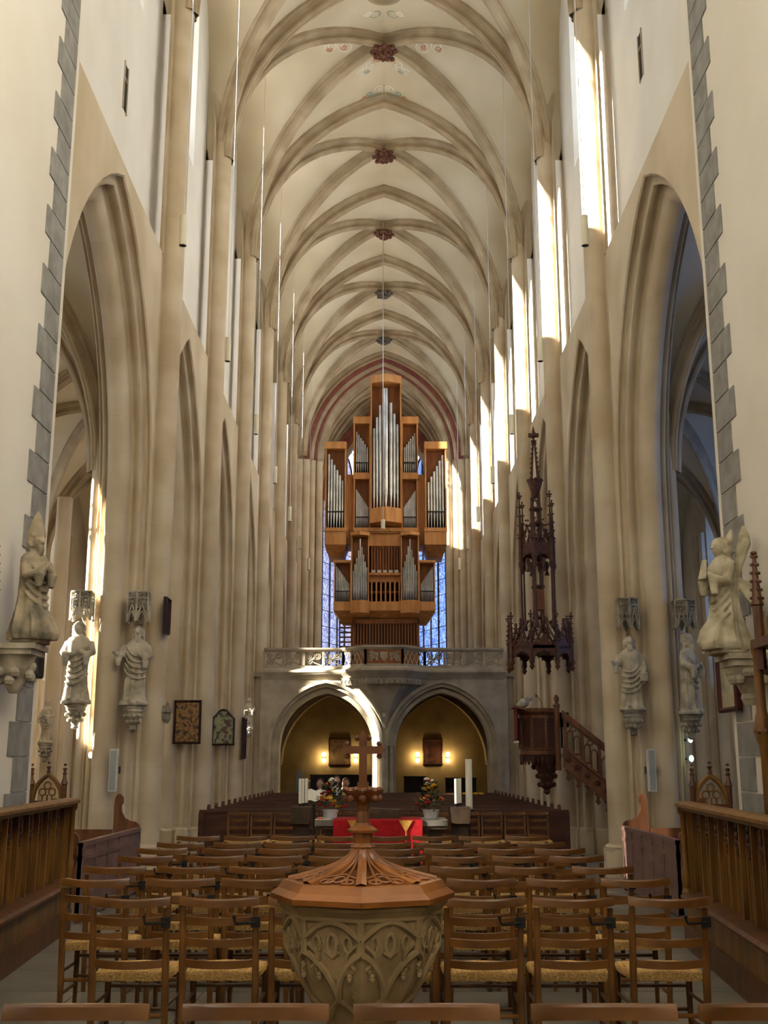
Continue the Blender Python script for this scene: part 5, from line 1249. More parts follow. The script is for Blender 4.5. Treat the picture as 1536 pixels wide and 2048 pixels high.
for e in range(8):
    a = PI / 8 + e * PI / 4; a2 = a + PI / 4; x, y = KX + .60 * math.cos(a), KY + .60 * math.sin(a); x2, y2 = KX + .60 * math.cos(a2), KY + .60 * math.sin(a2)
    pinn(x, y, 3.50, 4.34, .035)
    obj('pendant', MB().lathe([(.01, 3.27), (.05, 3.33), (.03, 3.37), (.055, 3.42), (.03, 3.52)], 8, (x, y, 0)), canopy_wood, can)
    # ogee arch screen between the corners
    P = lambda q, z: (lerp(x, x2, q), lerp(y, y2, q), z)
    g = MB(); n = 10
    lo = [P(i / n, 3.45 + .17 * math.sin(PI * i / n)) for i in range(n + 1)]; hi = [P(i / n, 3.74 + .20 * max(0, 1 - abs(2 * i / n - 1) * 1.5) ** 1.3) for i in range(n + 1)]
    g.grid([lo, hi]); obj('ogee_screen', g, canopy_wood, can)
    mx, my = (x + x2) / 2, (y + y2) / 2
    cr_ = MB(); cr_.tube([P(q, 3.70 + .42 * (1 - abs(2 * q - 1)) ** 1.6) for q in [i / 10 for i in range(11)]], .022, 6); crocket(cr_, mx, my, 3.95, 4.12, .05, .03, 3, 4, .022); cr_.ball(P(.5, 4.18), .03, .03, .05, 6, 4)
    for i in range(6): q = .08 + .168 * i; cr_.ball(P(q, 3.46 + .17 * math.sin(PI * q) - .03), .02, n=5, m=4)
    obj('ogee_gable', cr_, canopy_wood, can)
    # flying ribs to the centre
    obj('flying_rib', MB().tube([(x, y, 3.78), (lerp(x, KX, .35), lerp(y, KY, .35), 3.98), (lerp(x, KX, .62), lerp(y, KY, .62), 4.22)], .025, 6), canopy_wood, can)
for e in range(6):
    a = e * PI / 3 + .25; x, y = KX + .33 * math.cos(a), KY + .33 * math.sin(a)
    obj('slender_column', MB().lathe([(.045, 4.06), (.045, 4.14), (.025, 4.2), (.020, 4.5), (.018, 5.18), (.045, 5.24), (.05, 5.30), (.02, 5.34)], 8, (x, y, 0)), canopy_wood, can)
    pinn(x, y, 5.28, 6.66 if e % 2 else 6.55, .038)
    a2 = a + PI / 3; x2, y2 = KX + .33 * math.cos(a2), KY + .33 * math.sin(a2)
    P = lambda q, z: (lerp(x, x2, q), lerp(y, y2, q), z); g = MB(); n = 8
    lo = [P(i / n, 5.34 + .12 * math.sin(PI * i / n)) for i in range(n + 1)]; hi = [P(i / n, 5.58 + .12 * math.sin(PI * i / n)) for i in range(n + 1)]; g.grid([lo, hi])
    for i in range(5): q = .1 + .2 * i; g.ball(P(q, 5.36 + .1 * math.sin(PI * q)), .025, n=5, m=4)
    g.tube([P(q, 5.6 + .42 * (1 - abs(2 * q - 1)) ** 1.5) for q in [i / 8 for i in range(9)]], .02, 5); crocket(g, (x + x2) / 2, (y + y2) / 2, 5.8, 6.1, .05, .03, 4, 4, .02)
    obj('upper_gable', g, canopy_wood, can)
    obj('mid_pinnacle', MB().lathe([(.05, 5.12), (.02, 5.2), (.05, 5.3), (.03, 5.38)], 6, ((x + x2) / 2, (y + y2) / 2, 0)), canopy_wood, can)
for dx, dy in ((-.075, -.075), (.075, -.075), (-.075, .075), (.075, .075)):
    obj('spire_strut', MB().tube([(KX + dx, KY + dy, 4.15), (KX + dx, KY + dy, 6.3), (KX + dx * .7, KY + dy * .7, 6.75)], .022, 6), canopy_wood, can)
for z in (4.26, 4.84, 5.28, 5.75, 6.05, 6.34): obj('spire_collar', MB().lathe([(.12, z), (.135, z + .02), (.12, z + .05)], 8, (KX, KY, 0), PI / 8), canopy_wood, can)
obj('niche_box', MB().box(KX - .10, KY - .10, 4.42, KX + .10, KY + .10, 4.80), mat('brown_niche', srgb(98, 56, 32), srgb(116, 70, 42), 12, .5), can, smooth=0)
sp_ = MB().lathe([(.06, 6.6), (.10, 6.75), (.14, 6.88), (.13, 6.94), (.08, 6.96)], 8, (KX, KY, 0)); [sp_.ball((KX + .13 * math.cos(k * PI / 4), KY + .13 * math.sin(k * PI / 4), 6.93), .035, n=5, m=4) for k in range(8)]
obj('spire_crown', sp_, canopy_wood, can)
for k in range(4):
    a = k * PI / 2 + PI / 4; mb = MB().tube([(KX + .085 * math.cos(a), KY + .085 * math.sin(a), 6.94), (KX + .02 * math.cos(a), KY + .02 * math.sin(a), 7.72)], .016, 5)
    for j in range(8): r = lerp(.10, .04, j / 7); mb.ball((KX + r * math.cos(a), KY + r * math.sin(a), lerp(7.0, 7.66, j / 7)), .024, n=5, m=4)
    obj('spire_rib', mb, canopy_wood, can)
obj('finial', MB().lathe([(.05, 7.70), (.06, 7.72), (.02, 7.75), (.015, 7.82), (.03, 7.9), (.005, 8.02)], 8, (KX, KY, 0)).box(KX - .10, KY - .03, 7.80, KX + .10, KY + .03, 7.87).box(KX - .03, KY - .10, 7.80, KX + .03, KY + .10, 7.87), canopy_wood, can)

# ------------------------------------------------------------------ statues
def figure(h, seed, armL, armR, beard=True, mitre=False, lean=0.0, extra=None, kneel=False, yaw=0.0, wings=False):
    """robed stone figure facing -y, feet at the origin; one welded skin"""
    rb = random.Random(seed); mb = MB(); rows = []
    pr = [(.0, .165, .115), (.04, .16, .115), (.12, .145, .11), (.25, .132, .108), (.38, .128, .105), (.50, .128, .10), (.60, .132, .10), (.68, .145, .095), (.745, .150, .085), (.785, .115, .07), (.815, .058, .052), (.84, .042, .045)]
    if kneel: pr = [(.0, .20, .22), (.06, .21, .24), (.16, .18, .20), (.28, .15, .14), (.40, .135, .115), (.50, .13, .105), (.60, .135, .10), (.68, .145, .095), (.745, .150, .085), (.785, .115, .07), (.815, .058, .052), (.84, .042, .045)]
    N_ = 56
    for z, rx, ry in pr:
        row = []
        for i in range(N_):
            a = 2 * PI * i / N_; fl = min(1, max(0, .66 - z) / .40)
            w1 = 1 - 2 * abs(math.sin(4 * a + seed + 1.6 * z)) ** .7; w2 = math.sin(13 * a + seed * 2 - 4 * z)
            k = 1 + (.16 * w1 + .06 * w2) * fl + (.04 * math.sin(4 * a + 9 * z + seed) if z < .76 else 0)
            row.append(((rx * k * math.cos(a) + lean * z) * h, (ry * k * math.sin(a) - (.03 if kneel and z < .2 else 0)) * h, z * h))
        rows.append(row)
    mb.grid(rows, True); mb.f += [tuple(range(N_))[::-1], tuple(range((len(pr) - 1) * N_, len(pr) * N_))]
    hx = lean * .9
    mb.ball(((hx) * h, -.028 * h, .905 * h), .058 * h, .066 * h, .086 * h, 14, 10)             # head
    mb.ball(((hx) * h, .012 * h, .925 * h), .076 * h, .070 * h, .076 * h, 12, 8)               # hair
    for s in (-1, 1):
        for q in range(4): mb.ball(((hx + s * (.064 + .006 * (q % 2))) * h, (.004 + .01 * (q % 2)) * h, (.925 - .032 * q) * h), .022 * h, .034 * h, .024 * h, 8, 6)
    for s in (-1, 1): mb.ball(((hx + s * .022) * h, -.086 * h, .905 * h), .010 * h, .008 * h, .007 * h, 6, 5)
    mb.tube([((hx - .016) * h, -.088 * h, .862 * h), ((hx + .016) * h, -.088 * h, .862 * h)], .007 * h, 6)
    mb.tube([((hx) * h, -.090 * h, .915 * h), ((hx) * h, -.108 * h, .884 * h)], [.007 * h, .016 * h], 6)   # nose
    mb.tube([((hx - .036) * h, -.084 * h, .922 * h), ((hx + .036) * h, -.084 * h, .922 * h)], .009 * h, 6)  # brow
    if beard: mb.ball(((hx) * h, -.072 * h, .828 * h), .036 * h, .034 * h, .058 * h, 10, 6)
    if mitre: mb.lathe([(.080 * h, .945 * h), (.088 * h, .96 * h), (.086 * h, .99 * h), (.070 * h, 1.06 * h), (.040 * h, 1.14 * h), (.008 * h, 1.20 * h)], 14, (hx * h, -.005 * h, 0), 0, 1, .9)
    for arm in (armL, armR):
        P = [Vector(p) * h for p in arm]; mb.tube(P, [.048 * h, .052 * h, .046 * h, .026 * h][:len(P)] if len(P) == 4 else [.045 * h] * len(P), 10)
        e = P[-1]; d = (P[-1] - P[-2]).normalized(); mb.ball(tuple(e + d * .018 * h), .026 * h, .024 * h, .03 * h, 8, 6)
        for k in range(4): o = Vector((.012 * (k - 1.5), 0, 0)) * h; mb.tube([e + d * .02 * h + o, e + d * .055 * h + o], [.009 * h, .006 * h], 5)
        mb.tube([P[-2] + Vector((0, 0, -.01 * h)), P[-2] + Vector((0, .0, -.13 * h))], [.05 * h, .03 * h], 8)   # hanging sleeve
    for j in range(5):                                                                           # cloak folds across the front
        z0 = .62 - .07 * j; w = .12 + .008 * j; pts = []
        for u in range(9):
            q = u / 8; a = -PI * (.12 + .76 * q); pts.append(((w * math.cos(a)) * h, (.105 * math.sin(a) - .012) * h, (z0 - .08 * math.sin(PI * q) - .10 * q * (1 if seed % 2 else -1)) * h))
        mb.tube(pts, .013 * h, 6)
    if not kneel:
        for s in (-1, 1): mb.ball((s * .055 * h, -.125 * h, .018 * h), .032 * h, .055 * h, .022 * h, 8, 5)
    mb.lathe([(.19 * h, -.035 * h), (.19 * h, .006 * h), (.16 * h, .012 * h)], 12, (0, -.01 * h, 0), 0, 1, .85)
    if extra: extra(mb, h)
    me = fuse(mb, .0088 * h, 'figure', 1); me.materials.append(stat_stone); return me
def corbel(x, y, z1, h, r, lab, m=stat_stone, sg=0):
    t = thing('corbel', lab, 'corbel', (x, y, z1 - h))
    obj('moulded_top', MB().lathe([(r * .8, z1 - h * .30), (r * .95, z1 - h * .22), (r * .9, z1 - h * .16), (r * 1.08, z1 - h * .06), (r * 1.08, z1)], 8, (x, y, 0), PI / 8), m, t, smooth=15)
    lf = MB().lathe([(r * .25, z1 - h), (r * .35, z1 - h * .82), (r * .55, z1 - h * .6), (r * .8, z1 - h * .30)], 10, (x, y, 0))
    for k in range(20): a = k * 2 * PI / 10 + (.3 if k > 9 else 0); q = .42 if k < 10 else .66; rr_ = r * (.85 if k < 10 else .6); lf.ball((x + rr_ * math.cos(a), y + rr_ * math.sin(a), z1 - h * q), r * .22, r * .22, r * .2, 6, 4)
    lf.ball((x, y, z1 - h * .95), r * .38, r * .38, r * .22, 8, 5); obj('leaf_carving', lf, m, t); return t
def canopy(x, y, z0, z1, r, lab, m=stat_stone):
    t = thing('statue_canopy', lab, 'canopy', (x, y, z0)); n = 6
    C = [(x + r * math.cos(PI / 6 + k * PI / 3), y + r * math.sin(PI / 6 + k * PI / 3)) for k in range(n)]
    h = z1 - z0
    obj('canopy_roof', MB().lathe([(r * .95, z1 - .07 * h), (r * 1.06, z1 - .04 * h), (r * 1.06, z1), (r * .9, z1)], 6, (x, y, 0), PI / 6), m, t, smooth=15)
    obj('canopy_band', MB().lathe([(r * 1.0, z0 + h * .74), (r * 1.04, z0 + h * .76), (r * 1.0, z0 + h * .79)], 6, (x, y, 0), PI / 6), m, t, smooth=15)
    obj('canopy_core', MB().lathe([(r * .84, z0 + h * .42), (r * .84, z1 - .05 * h)], 6, (x, y, 0), PI / 6), stat_dark, t, smooth=15)
    for k in range(n):
        (xa_, ya_), (xb_, yb_) = C[k], C[(k + 1) % n]; P = lambda q, z: (lerp(xa_, xb_, q), lerp(ya_, yb_, q), z)
        obj('corner_shaft', MB().tube([(xa_, ya_, z0), (xa_, ya_, z1 - .05 * h)], .016, 6).ball((xa_, ya_, z0), .022, n=6, m=4), m, t)
        g = MB().tube([P(q, z0 + .05 * h + (h * .52) * (1 - abs(2 * q - 1))) for q in [i / 8 for i in range(9)]], .013, 5)
        g.tube([P(.12 + .76 * i / 8, z0 + .02 * h + h * .28 * math.sin(PI * i / 8)) for i in range(9)], .011, 5)
        g.ball(P(.5, z0 + h * .63), .025, n=6, m=4); g.tube([P(.5 + .2 * math.cos(u), z0 + h * .87 + .05 * h * math.sin(u)) for u in [i * PI / 4 for i in range(9)]], .008, 4)
        for q in (.25, .75): g.tube([P(q, z0 + h * .5), P(q, z0 + h * .74)], .007, 4)
        obj('gable', g, m, t)
    return t
def place_statue(me, x, y, z, rz, label, cat='statue', m=None):
    o = obj('statue', me, None); o.location = (x, y, z); o.rotation_euler = (0, 0, rz); tag(o, label, cat); return o
book = lambda bx, by, bz: (lambda mb, h: mb.box((bx - .05) * h, (by - .02) * h, (bz - .06) * h, (bx + .05) * h, (by + .02) * h, (bz + .06) * h))
A_hold = [(.135, .0, .73), (.17, -.03, .60), (.13, -.13, .56), (.07, -.15, .60)]
A_holdR = [(-.135, .0, .73), (-.18, -.03, .60), (-.13, -.13, .55), (-.05, -.15, .57)]
A_out = [(-.135, .0, .73), (-.18, -.02, .60), (-.21, -.09, .60), (-.25, -.16, .62)]
A_down = [(.135, .0, .73), (.175, -.02, .58), (.165, -.07, .46), (.14, -.10, .40)]
A_pray = [(.12, -.02, .72), (.14, -.08, .58), (.07, -.16, .60), (.015, -.18, .66)]
A_prayR = [(-.12, -.02, .72), (-.14, -.08, .58), (-.07, -.16, .60), (-.015, -.18, .66)]
m_a = figure(1.17, 3, A_hold, A_holdR, beard=False, lean=-.02)
m_b = figure(1.13, 4, A_hold, A_out, beard=True, lean=.02, extra=book(.14, -.16, .62))
m_c = figure(1.05, 5, A_down, A_out, beard=True, extra=book(.17, -.12, .42))
m_d = figure(1.12, 8, A_hold, A_holdR, beard=True, extra=lambda mb, h: mb.lathe([(.075 * h, .94 * h), (.085 * h, .965 * h), (.07 * h, 1.0 * h), (.02 * h, 1.02 * h)], 10, (0, .0, 0)))
m_e = figure(.82, 9, A_hold, A_holdR, beard=False, lean=.01)
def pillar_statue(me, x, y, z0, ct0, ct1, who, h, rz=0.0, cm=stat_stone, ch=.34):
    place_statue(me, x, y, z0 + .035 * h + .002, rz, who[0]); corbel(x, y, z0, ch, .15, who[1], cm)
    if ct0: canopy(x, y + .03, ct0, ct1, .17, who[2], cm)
pillar_statue(m_a, -4.45, 16.30, 2.45, 3.68, 4.10, ('sunlit pale statue of a robed figure on the first left pillar', 'sunlit leafy corbel carrying the statue on the first left pillar', 'sunlit openwork stone canopy on the first left pillar'), 1.17)
pillar_statue(m_b, -3.63, 16.36, 2.43, 3.66, 4.10, ('bearded robed statue holding a book on the first left pillar', 'leafy stone corbel under the bearded statue on the left', 'shaded openwork stone canopy over the bearded statue on the left'), 1.13, .15)
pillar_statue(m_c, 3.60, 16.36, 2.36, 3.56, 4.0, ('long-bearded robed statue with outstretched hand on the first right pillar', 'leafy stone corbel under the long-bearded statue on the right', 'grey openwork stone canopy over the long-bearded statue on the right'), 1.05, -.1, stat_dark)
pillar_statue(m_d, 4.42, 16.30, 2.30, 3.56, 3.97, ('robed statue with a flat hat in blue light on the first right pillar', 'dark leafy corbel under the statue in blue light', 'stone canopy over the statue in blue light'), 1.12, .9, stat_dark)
ps = at(497, 1395, Y=30.55); place_statue(m_e, -3.66, 30.55, ps.z - .82, .1, 'small grey robed statue on the fourth left pillar'); corbel(-3.66, 30.55, ps.z - .85, .20, .13, 'small stone corbel under the statue on the fourth left pillar')
pf = at(97, 1400, Y=19.3); m_f = figure(.72, 12, A_hold, A_holdR, beard=False); place_statue(m_f, pf.x, 19.3, pf.z - .70, -.4, 'small dark statue on the pillar shaft in the left aisle')
corbel(pf.x, 19.3, pf.z - .73, .30, .12, 'dark stone corbel under the small statue in the left aisle', stat_dark)
w_ = MB().lathe([(.14, 0), (.14, 6.3)], 12, (pf.x - .02, 19.58, 0)); struct('pillar', w_, stone, label='slim aisle shaft behind the small dark statue')
# kneeling bishop and angel on the choir walls
m_k = figure(1.02, 6, A_pray, A_prayR, beard=True, mitre=True, kneel=True)
pb = at(38, 1290, X=-3.36)
bmat = mat('painted_stone', srgb(110, 104, 88), srgb(176, 160, 132), 5, .85, .25, 50)
m_k.materials[0] = bmat
place_statue(m_k, -3.27, pb.y, pb.z + .04, 1.0, 'kneeling praying bishop statue with a tall mitre on the left choir wall')
ck = thing('corbel', 'moulded stone corbel under the kneeling bishop on the left', 'corbel', (-3.4, pb.y, pb.z - .4))
obj('moulded_top', MB().box(-3.54, pb.y - .20, pb.z - .10, -3.18, pb.y + .20, pb.z - .05).box(-3.54, pb.y - .22, pb.z - .05, -3.15, pb.y + .22, pb.z), stat_stone, ck, smooth=0)
kb = MB().lathe([(.04, pb.z - .44), (.09, pb.z - .36), (.15, pb.z - .22), (.19, pb.z - .10)], 10, (-3.38, pb.y, 0))
for k in range(12): kb.ball((-3.38 + .15 * math.cos(k), pb.y + .15 * math.sin(k), pb.z - .2 - .012 * k), .05, n=6, m=4)
obj('leaf_carving', kb, stat_stone, ck)
def wings(mb, h):
    for s in (-1, 1):
        for k in range(7):
            mb.tube([(s * (.05 + .012 * k) * h, .09 * h, (.70 - .03 * k) * h), (s * (.09 + .02 * k) * h, (.17) * h, (.98 - .02 * k) * h) if k < 3 else (s * (.12 + .02 * k) * h, .17 * h, (.80 - .08 * k) * h), (s * (.08 + .02 * k) * h, .20 * h, (1.10 - .03 * k) * h) if k < 3 else (s * (.10 + .012 * k) * h, .19 * h, (.62 - .09 * k) * h)], [.02 * h, .045 * h, .015 * h], 6)
def angel_extra(mb, h):
    wings(mb, h)
    for k in range(26):
        a = k * 2.4; z = .86 + .09 * math.sin(k * 1.7); mb.ball((.075 * math.cos(a) * h, (.005 + .07 * math.sin(a)) * h if math.sin(a) > -.5 else .03 * h, z * h), .026 * h, n=6, m=4)
    for k in range(7): mb.tube([((-.02 + .01 * k) * h, -.20 * h, .78 * h), ((-.05 + .016 * k) * h, -.23 * h, .60 * h)], [.006 * h, .009 * h], 5)
m_g = figure(1.08, 7, A_pray, A_prayR, beard=False, kneel=True, extra=angel_extra); m_g.materials[0] = mat('angel_stone', srgb(150, 140, 114), srgb(200, 190, 164), 6, .85, .25, 50)
pg = at(1482, 1310, X=3.32)
place_statue(m_g, 3.2, pg.y, pg.z + .04, -1.15, 'winged curly-haired angel statue praying on the right choir wall')
cg = thing('corbel', 'leaf-carved stone corbel under the angel on the right', 'corbel', (3.4, pg.y, pg.z - .4))
obj('moulded_top', MB().box(3.14, pg.y - .22, pg.z - .05, 3.54, pg.y + .22, pg.z).box(3.18, pg.y - .19, pg.z - .11, 3.54, pg.y + .19, pg.z - .05), stat_stone, cg, smooth=0)
kb = MB().lathe([(.05, pg.z - .46), (.08, pg.z - .40), (.07, pg.z - .36), (.13, pg.z - .24), (.19, pg.z - .11)], 10, (3.37, pg.y, 0))
for k in range(16): kb.ball((3.37 + .15 * math.cos(k * 1.1), pg.y + .15 * math.sin(k * 1.1), pg.z - .17 - .06 * (k % 2)), .05, n=6, m=4)
obj('leaf_carving', kb, stat_stone, cg)

# ------------------------------------------------------------------ pictures on pillars and walls
p_gold = painting_mat('gold_crowd_painting', [srgb(22, 14, 10), srgb(48, 28, 14), srgb(110, 76, 30), srgb(150, 116, 54), srgb(104, 40, 22), srgb(36, 22, 14)], 11, 2)
p_grn = painting_mat('green_bird_painting', [srgb(20, 18, 16), srgb(34, 30, 26), srgb(120, 124, 92), srgb(146, 146, 110), srgb(40, 34, 28), srgb(120, 50, 28)], 5, 7)
p_drk = painting_mat('dark_panel_painting', [srgb(22, 18, 18), srgb(50, 38, 34), srgb(70, 52, 44), srgb(30, 26, 26)], 5, 9)
p_pale = painting_mat('pale_panel_painting', [srgb(120, 118, 92), srgb(150, 148, 122), srgb(176, 168, 136), srgb(166, 134, 96)], 5, 3)
a, b = at(348, 1400, Y=21.1), at(400, 1488, Y=21.1)
framed('painting', 'gold and red figure painting in a dark frame on the second left pillar', ((a.x + b.x) / 2, 21.15, (a.z + b.z) / 2), b.x - a.x, a.z - b.z, .06, p_gold, frame_d, .045)
a, b = at(424, 1417, Y=25.9), at(468, 1491, Y=25.9)
framed('painting', 'pointed-top painting of dark birds on pale green, third left pillar', ((a.x + b.x) / 2, 25.95, (a.z + b.z) / 2), b.x - a.x, a.z - b.z, .08, p_grn, frame_d, .045, top=.22)
framed('painting', 'thin dark picture seen edge-on on the third left pillar', (-3.31, 26.6, 2.2), .4, .95, PI / 2, p_drk, frame_d, .04)
pe = at(331, 1232, X=-3.3); framed('painting', 'thin dark carved board seen edge-on high on the first left pillar', (-3.31, pe.y, pe.z), .3, .55, PI / 2, p_drk, frame_d, .04)
pe = at(65, 1292, X=-3.53); framed('painting', 'dark framed panel hanging on the left wall behind the bishop statue', (-3.53, pe.y, pe.z), .46, .62, PI / 2, p_drk, mat('black_frame', srgb(30, 28, 28), rough=.4), .05)
pe = at(1461, 1342, X=3.53); framed('painting', 'pale painted panel in a red frame on the right wall by the angel', (3.53, pe.y, pe.z), .62, .82, -PI / 2, p_pale, frame_r, .05)
# small stone lantern bracket on the first left pillar
pe = at(325, 1425, X=-3.32); t = thing('wall_bracket', 'small dark carved bracket on the nave side of the first left pillar', 'bracket', (-3.32, pe.y, pe.z))
obj('body', MB().lathe([(.02, pe.z - .16), (.06, pe.z - .10), (.05, pe.z - .02), (.08, pe.z), (.08, pe.z + .04), (.03, pe.z + .10), (.01, pe.z + .16)], 8, (-3.25, pe.y, 0)), stat_dark, t); obj('back_plate', MB().box(-3.31, pe.y - .05, pe.z - .1, -3.28, pe.y + .05, pe.z + .1), stat_dark, t, smooth=0)

# ------------------------------------------------------------------ loudspeakers, small lamps
for sg, u in ((-1, 229), (1, 1301)):
    a, b = at(u, 1498, Y=16.2), at(u, 1583, Y=16.2); x = a.x
    t = thing('column_loudspeaker', 'slim white column loudspeaker on the first %s pillar' % side(sg), 'loudspeaker', (x, 16.2, b.z)); obj('case', MB().box(x - .055, 16.16, b.z, x + .055, 16.26, a.z), speaker_m, t, smooth=0); obj('grille', MB().box(x - .04, 16.15, b.z + .02, x + .04, 16.16, a.z - .02), speaker_g, t, smooth=0)
    obj('bracket', MB().box(x - .03, 16.26, (a.z + b.z) / 2 - .05, x + .03, 16.5, (a.z + b.z) / 2 + .05), iron, t, smooth=0)
pe = at(1408, 1302, Y=11.62); X0 = 3.56
t = thing('wall_lamp', 'wrought-iron wall lamp with a bare white bulb on the right', 'lamp', (X0, 11.62, pe.z)); sc = at(1430, 1284, Y=11.62)
obj('scroll_arm', MB().tube([(X0, 11.55, sc.z - .1), (X0 - .02, 11.62, sc.z + .02), (sc.x + .05, 11.62, sc.z + .06), (pe.x + .02, 11.62, sc.z + .03), (pe.x, 11.62, sc.z - .02)], .008, 6).tube([(sc.x + .07 * math.cos(u_) * (1 - u_ / 12), 11.62, sc.z + .07 * math.sin(u_) * (1 - u_ / 12)) for u_ in [k * .6 for k in range(18)]], .006, 5), iron, t)
obj('lamp_socket', MB().lathe([(.014, pe.z + .03), (.018, pe.z + .08), (.01, pe.z + .1)], 8, (pe.x, 11.62, 0)), gold, t); obj('bulb', MB().ball((pe.x, 11.62, pe.z), .03, .03, .034, 12, 8), mat('white_bulb', srgb(225, 222, 212), rough=.2), t)
for (u, v, Y, m_, lb) in ((181, 1510, 16.42, amber_m, 'small glowing amber lamp on the left pillar flank'), (186, 1474, 16.42, bulb_m, 'small glowing white lamp above the amber one on the left'), (1383, 1517, 16.6, green_m, 'small glowing greenish lamp low in the right aisle'), (1381, 1479, 16.6, green_m, 'upper small glowing lamp in the right aisle')):
    p = at(u, v, Y=Y); t = thing('aisle_lamp', lb, 'lamp', (p.x, Y, p.z)); obj('glow', MB().ball((p.x, Y, p.z), .032, .03, .045, 10, 8), m_, t); obj('backplate', MB().lathe([(.05, 0), (.05, .02)], 12, (0, 0, 0)).xf(Matrix.Translation((p.x, Y + .06, p.z)) @ Matrix.Rotation(PI / 2, 4, 'X')), iron, t); obj('arm', MB().tube([(p.x, Y + .05, p.z), (p.x - (.12 if p.x > 0 else -.12), 16.9, p.z - .02)], .012, 5), iron, t)

# ------------------------------------------------------------------ pendant lamps
def lampz(x): return ZSP + pointed(1 - abs(x) / 3.55, 3.55, ZRID - ZSP)
k = 0
for sg in (-1, 1):
    for i, y in enumerate((15.05, 19.85, 24.6, 29.2, 34.0, 38.6, 42.9)):
        x = sg * 2.95; z = 9.02; t = thing('pendant_lamp', 'slim cream cylinder lamp hanging on a wire, %s from the choir on the %s' % (ordn(i), side(sg)), 'lamp', (x, y, z), group='cylinder pendant lamps')
        obj('shade', MB().lathe([(.050, z + .01), (.056, z), (.056, z + .47), (.04, z + .475)], 16, (x, y, 0)), lamp_m, t); obj('shade_mouth', MB().lathe([(.05, z - .002), (.05, z + .0)], 16, (x, y, 0)), iron, t)
        obj('wire', MB().tube([(x, y, z + .47), (x, y, web_z(x, y) - .002)], .0065, 5), wire_m, t)
x, y = -.03, 33.6; z = at(765, 1058, Y=y).z
t = thing('pendant_lamp', 'slim cream cylinder lamp hanging in the middle before the organ', 'lamp', (x, y, z), group='cylinder pendant lamps'); obj('shade', MB().lathe([(.06, z + .01), (.065, z), (.065, z + .30), (.04, z + .305)], 16, (x, y, 0)), lamp_m, t); obj('wire', MB().tube([(x, y, z + .30), (x, y, ZRID - .02)], .012, 5), wire_m, t)

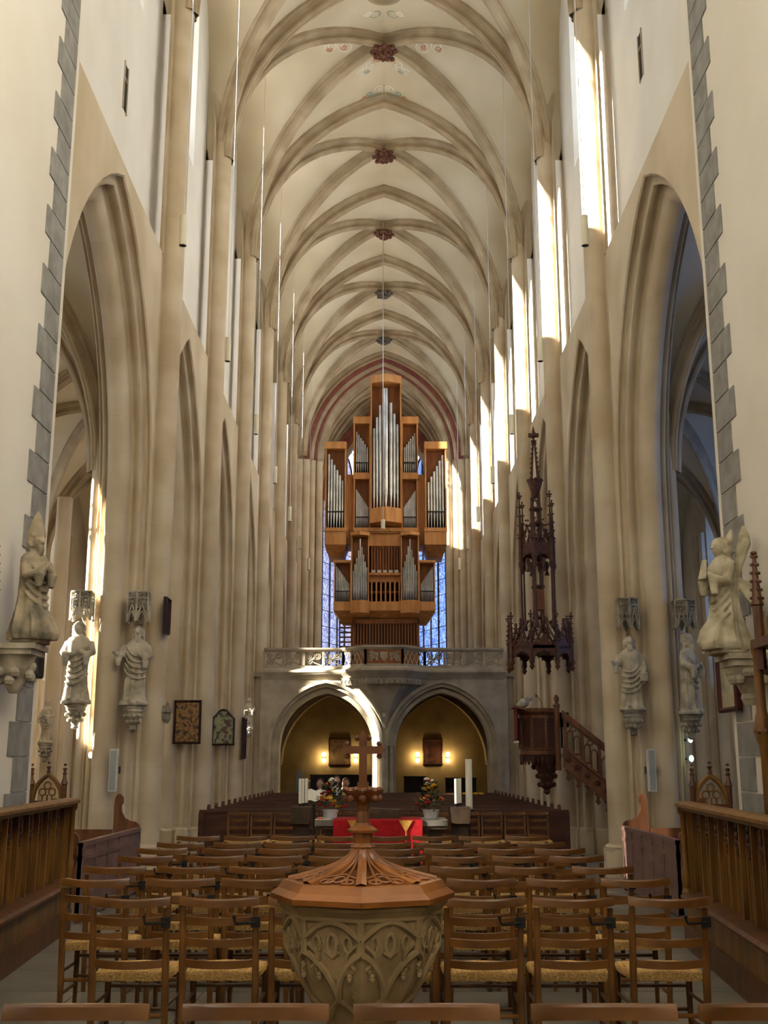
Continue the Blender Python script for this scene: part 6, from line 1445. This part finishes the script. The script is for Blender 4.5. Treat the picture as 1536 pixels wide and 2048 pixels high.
# ------------------------------------------------------------------ visitors in the far pews
def person(x, y, z_head, coat, hair, label, scarf=None, seed=0):
    rb = random.Random(seed); h0 = z_head - 1.10
    b = MB(); c = lambda dx, dy, z: (x + dx, y + dy, z + h0)
    b.ball(c(0, 0, 1.10), .078, .09, .115, 14, 10); b.tube([c(0, .02, .90), c(0, .01, 1.03)], .052, 10)                          # head, neck
    b.tube([c(0, -.10, 1.09), c(0, -.115, 1.065)], [.008, .017], 6)
    for s in (-1, 1): b.ball(c(s * .08, .0, 1.09), .014, .02, .03, 6, 5)
    b.lathe([(.13, .42 + h0), (.145, .55 + h0), (.15, .70 + h0), (.17, .84 + h0), (.13, .91 + h0), (.06, .95 + h0)], 16, (x, y + .02, 0), 0, 1.1, .72)    # torso
    for s in (-1, 1):
        b.tube([c(s * .17, .02, .86), c(s * .22, -.03, .64), c(s * .16, -.20, .56), c(s * .07, -.26, .55)], [.055, .05, .042, .03], 10); e = c(s * .06, -.28, .55)
        for k in range(4): b.tube([(e[0] + .016 * (k - 1.5), e[1], e[2]), (e[0] + .016 * (k - 1.5), e[1] - .04, e[2] - .02)], [.01, .008], 5)
        b.tube([(e[0] - s * .02, e[1] + .01, e[2] + .01), (e[0] - s * .045, e[1] - .02, e[2] + .015)], [.011, .008], 5)
        b.tube([c(s * .09, .0, .46), c(s * .10, -.34, .47), c(s * .10, -.36, .10), c(s * .10, -.36, .06)], [.085, .075, .05, .045], 10); b.ball(c(s * .10, -.42, .045), .045, .11, .04, 8, 5)
    me = fuse(b, .02, 'person_body', 1); me.materials.append(skin)
    o = obj('person', me, None); tag(o, label, 'person')
    ct = MB().lathe([(.155, .40 + h0), (.168, .55 + h0), (.172, .70 + h0), (.192, .84 + h0), (.15, .925 + h0), (.075, .965 + h0)], 16, (x, y + .02, 0), 0, 1.1, .74)
    for s in (-1, 1):
        ct.tube([c(s * .17, .02, .87), c(s * .22, -.03, .64), c(s * .16, -.20, .56), c(s * .10, -.245, .553)], [.068, .062, .054, .045], 10)
        ct.tube([c(s * .09, .0, .46), c(s * .10, -.34, .47), c(s * .10, -.36, .12)], [.095, .085, .06], 10)
    obj('coat', ct, coat, o)
    hr = MB().ball(c(0, .025, 1.135), .092, .092, .10, 12, 8); 
    for s in (-1, 1): hr.ball(c(s * .075, .03, 1.07), .03, .05, .085, 8, 6)
    obj('hair', hr, hair, o)
    if scarf: obj('scarf', MB().tube([c(.08 * math.cos(a_), .02 + .075 * math.sin(a_), .96) for a_ in [k * PI / 6 for k in range(13)]], .035, 8).tube([c(-.05, -.09, .95), c(-.06, -.145, .65)], [.04, .05], 8).tube([c(.05, -.09, .95), c(.06, -.145, .68)], [.04, .05], 8), scarf, o)
ROWY = [19.35 + .84 * i for i in range(14)]
for (u, v, r, coat, hair, lb, sc, sd) in ((640, 1569, 11, cl_navy, hair_m, 'visitor in a navy coat, leftmost of those seated in the far pews', None, 1), (662, 1566, 12, cl_navy, hair_g, 'grey-haired visitor in dark clothes seated in the far pews', None, 2), (673, 1561, 13, cl_black, hair_m, 'visitor in black partly hidden behind the flowers', None, 3), (692, 1566, 11, cl_black, hair_m, 'visitor wearing a cream scarf seated in the far pews', cl_cream, 4)):
    y = ROWY[r] - .18; p = at(u, v, Y=y); person(p.x, y, max(1.14, p.z), coat, hair, lb, sc, sd)
py_ = at(934, 1585, Y=ROWY[12]); mb = MB()
for i in range(4):
    x = py_.x - .05 + .14 * i; tag(obj('folded_cloth', MB().grid([[(x + a, ROWY[12] + .02 + d, z + .01 * math.sin(a * 40 + i)) for a in (-.06, -.03, 0, .03, .06)] for d, z in ((-.05, .74), (-.05, .86), (-.045, .905), (.075, .905), (.085, .80))]), cl_yel), 'bright yellow cloth over the back of a far pew, %s from the left' % ordn(i), 'cloth', 'yellow cloths on a pew')
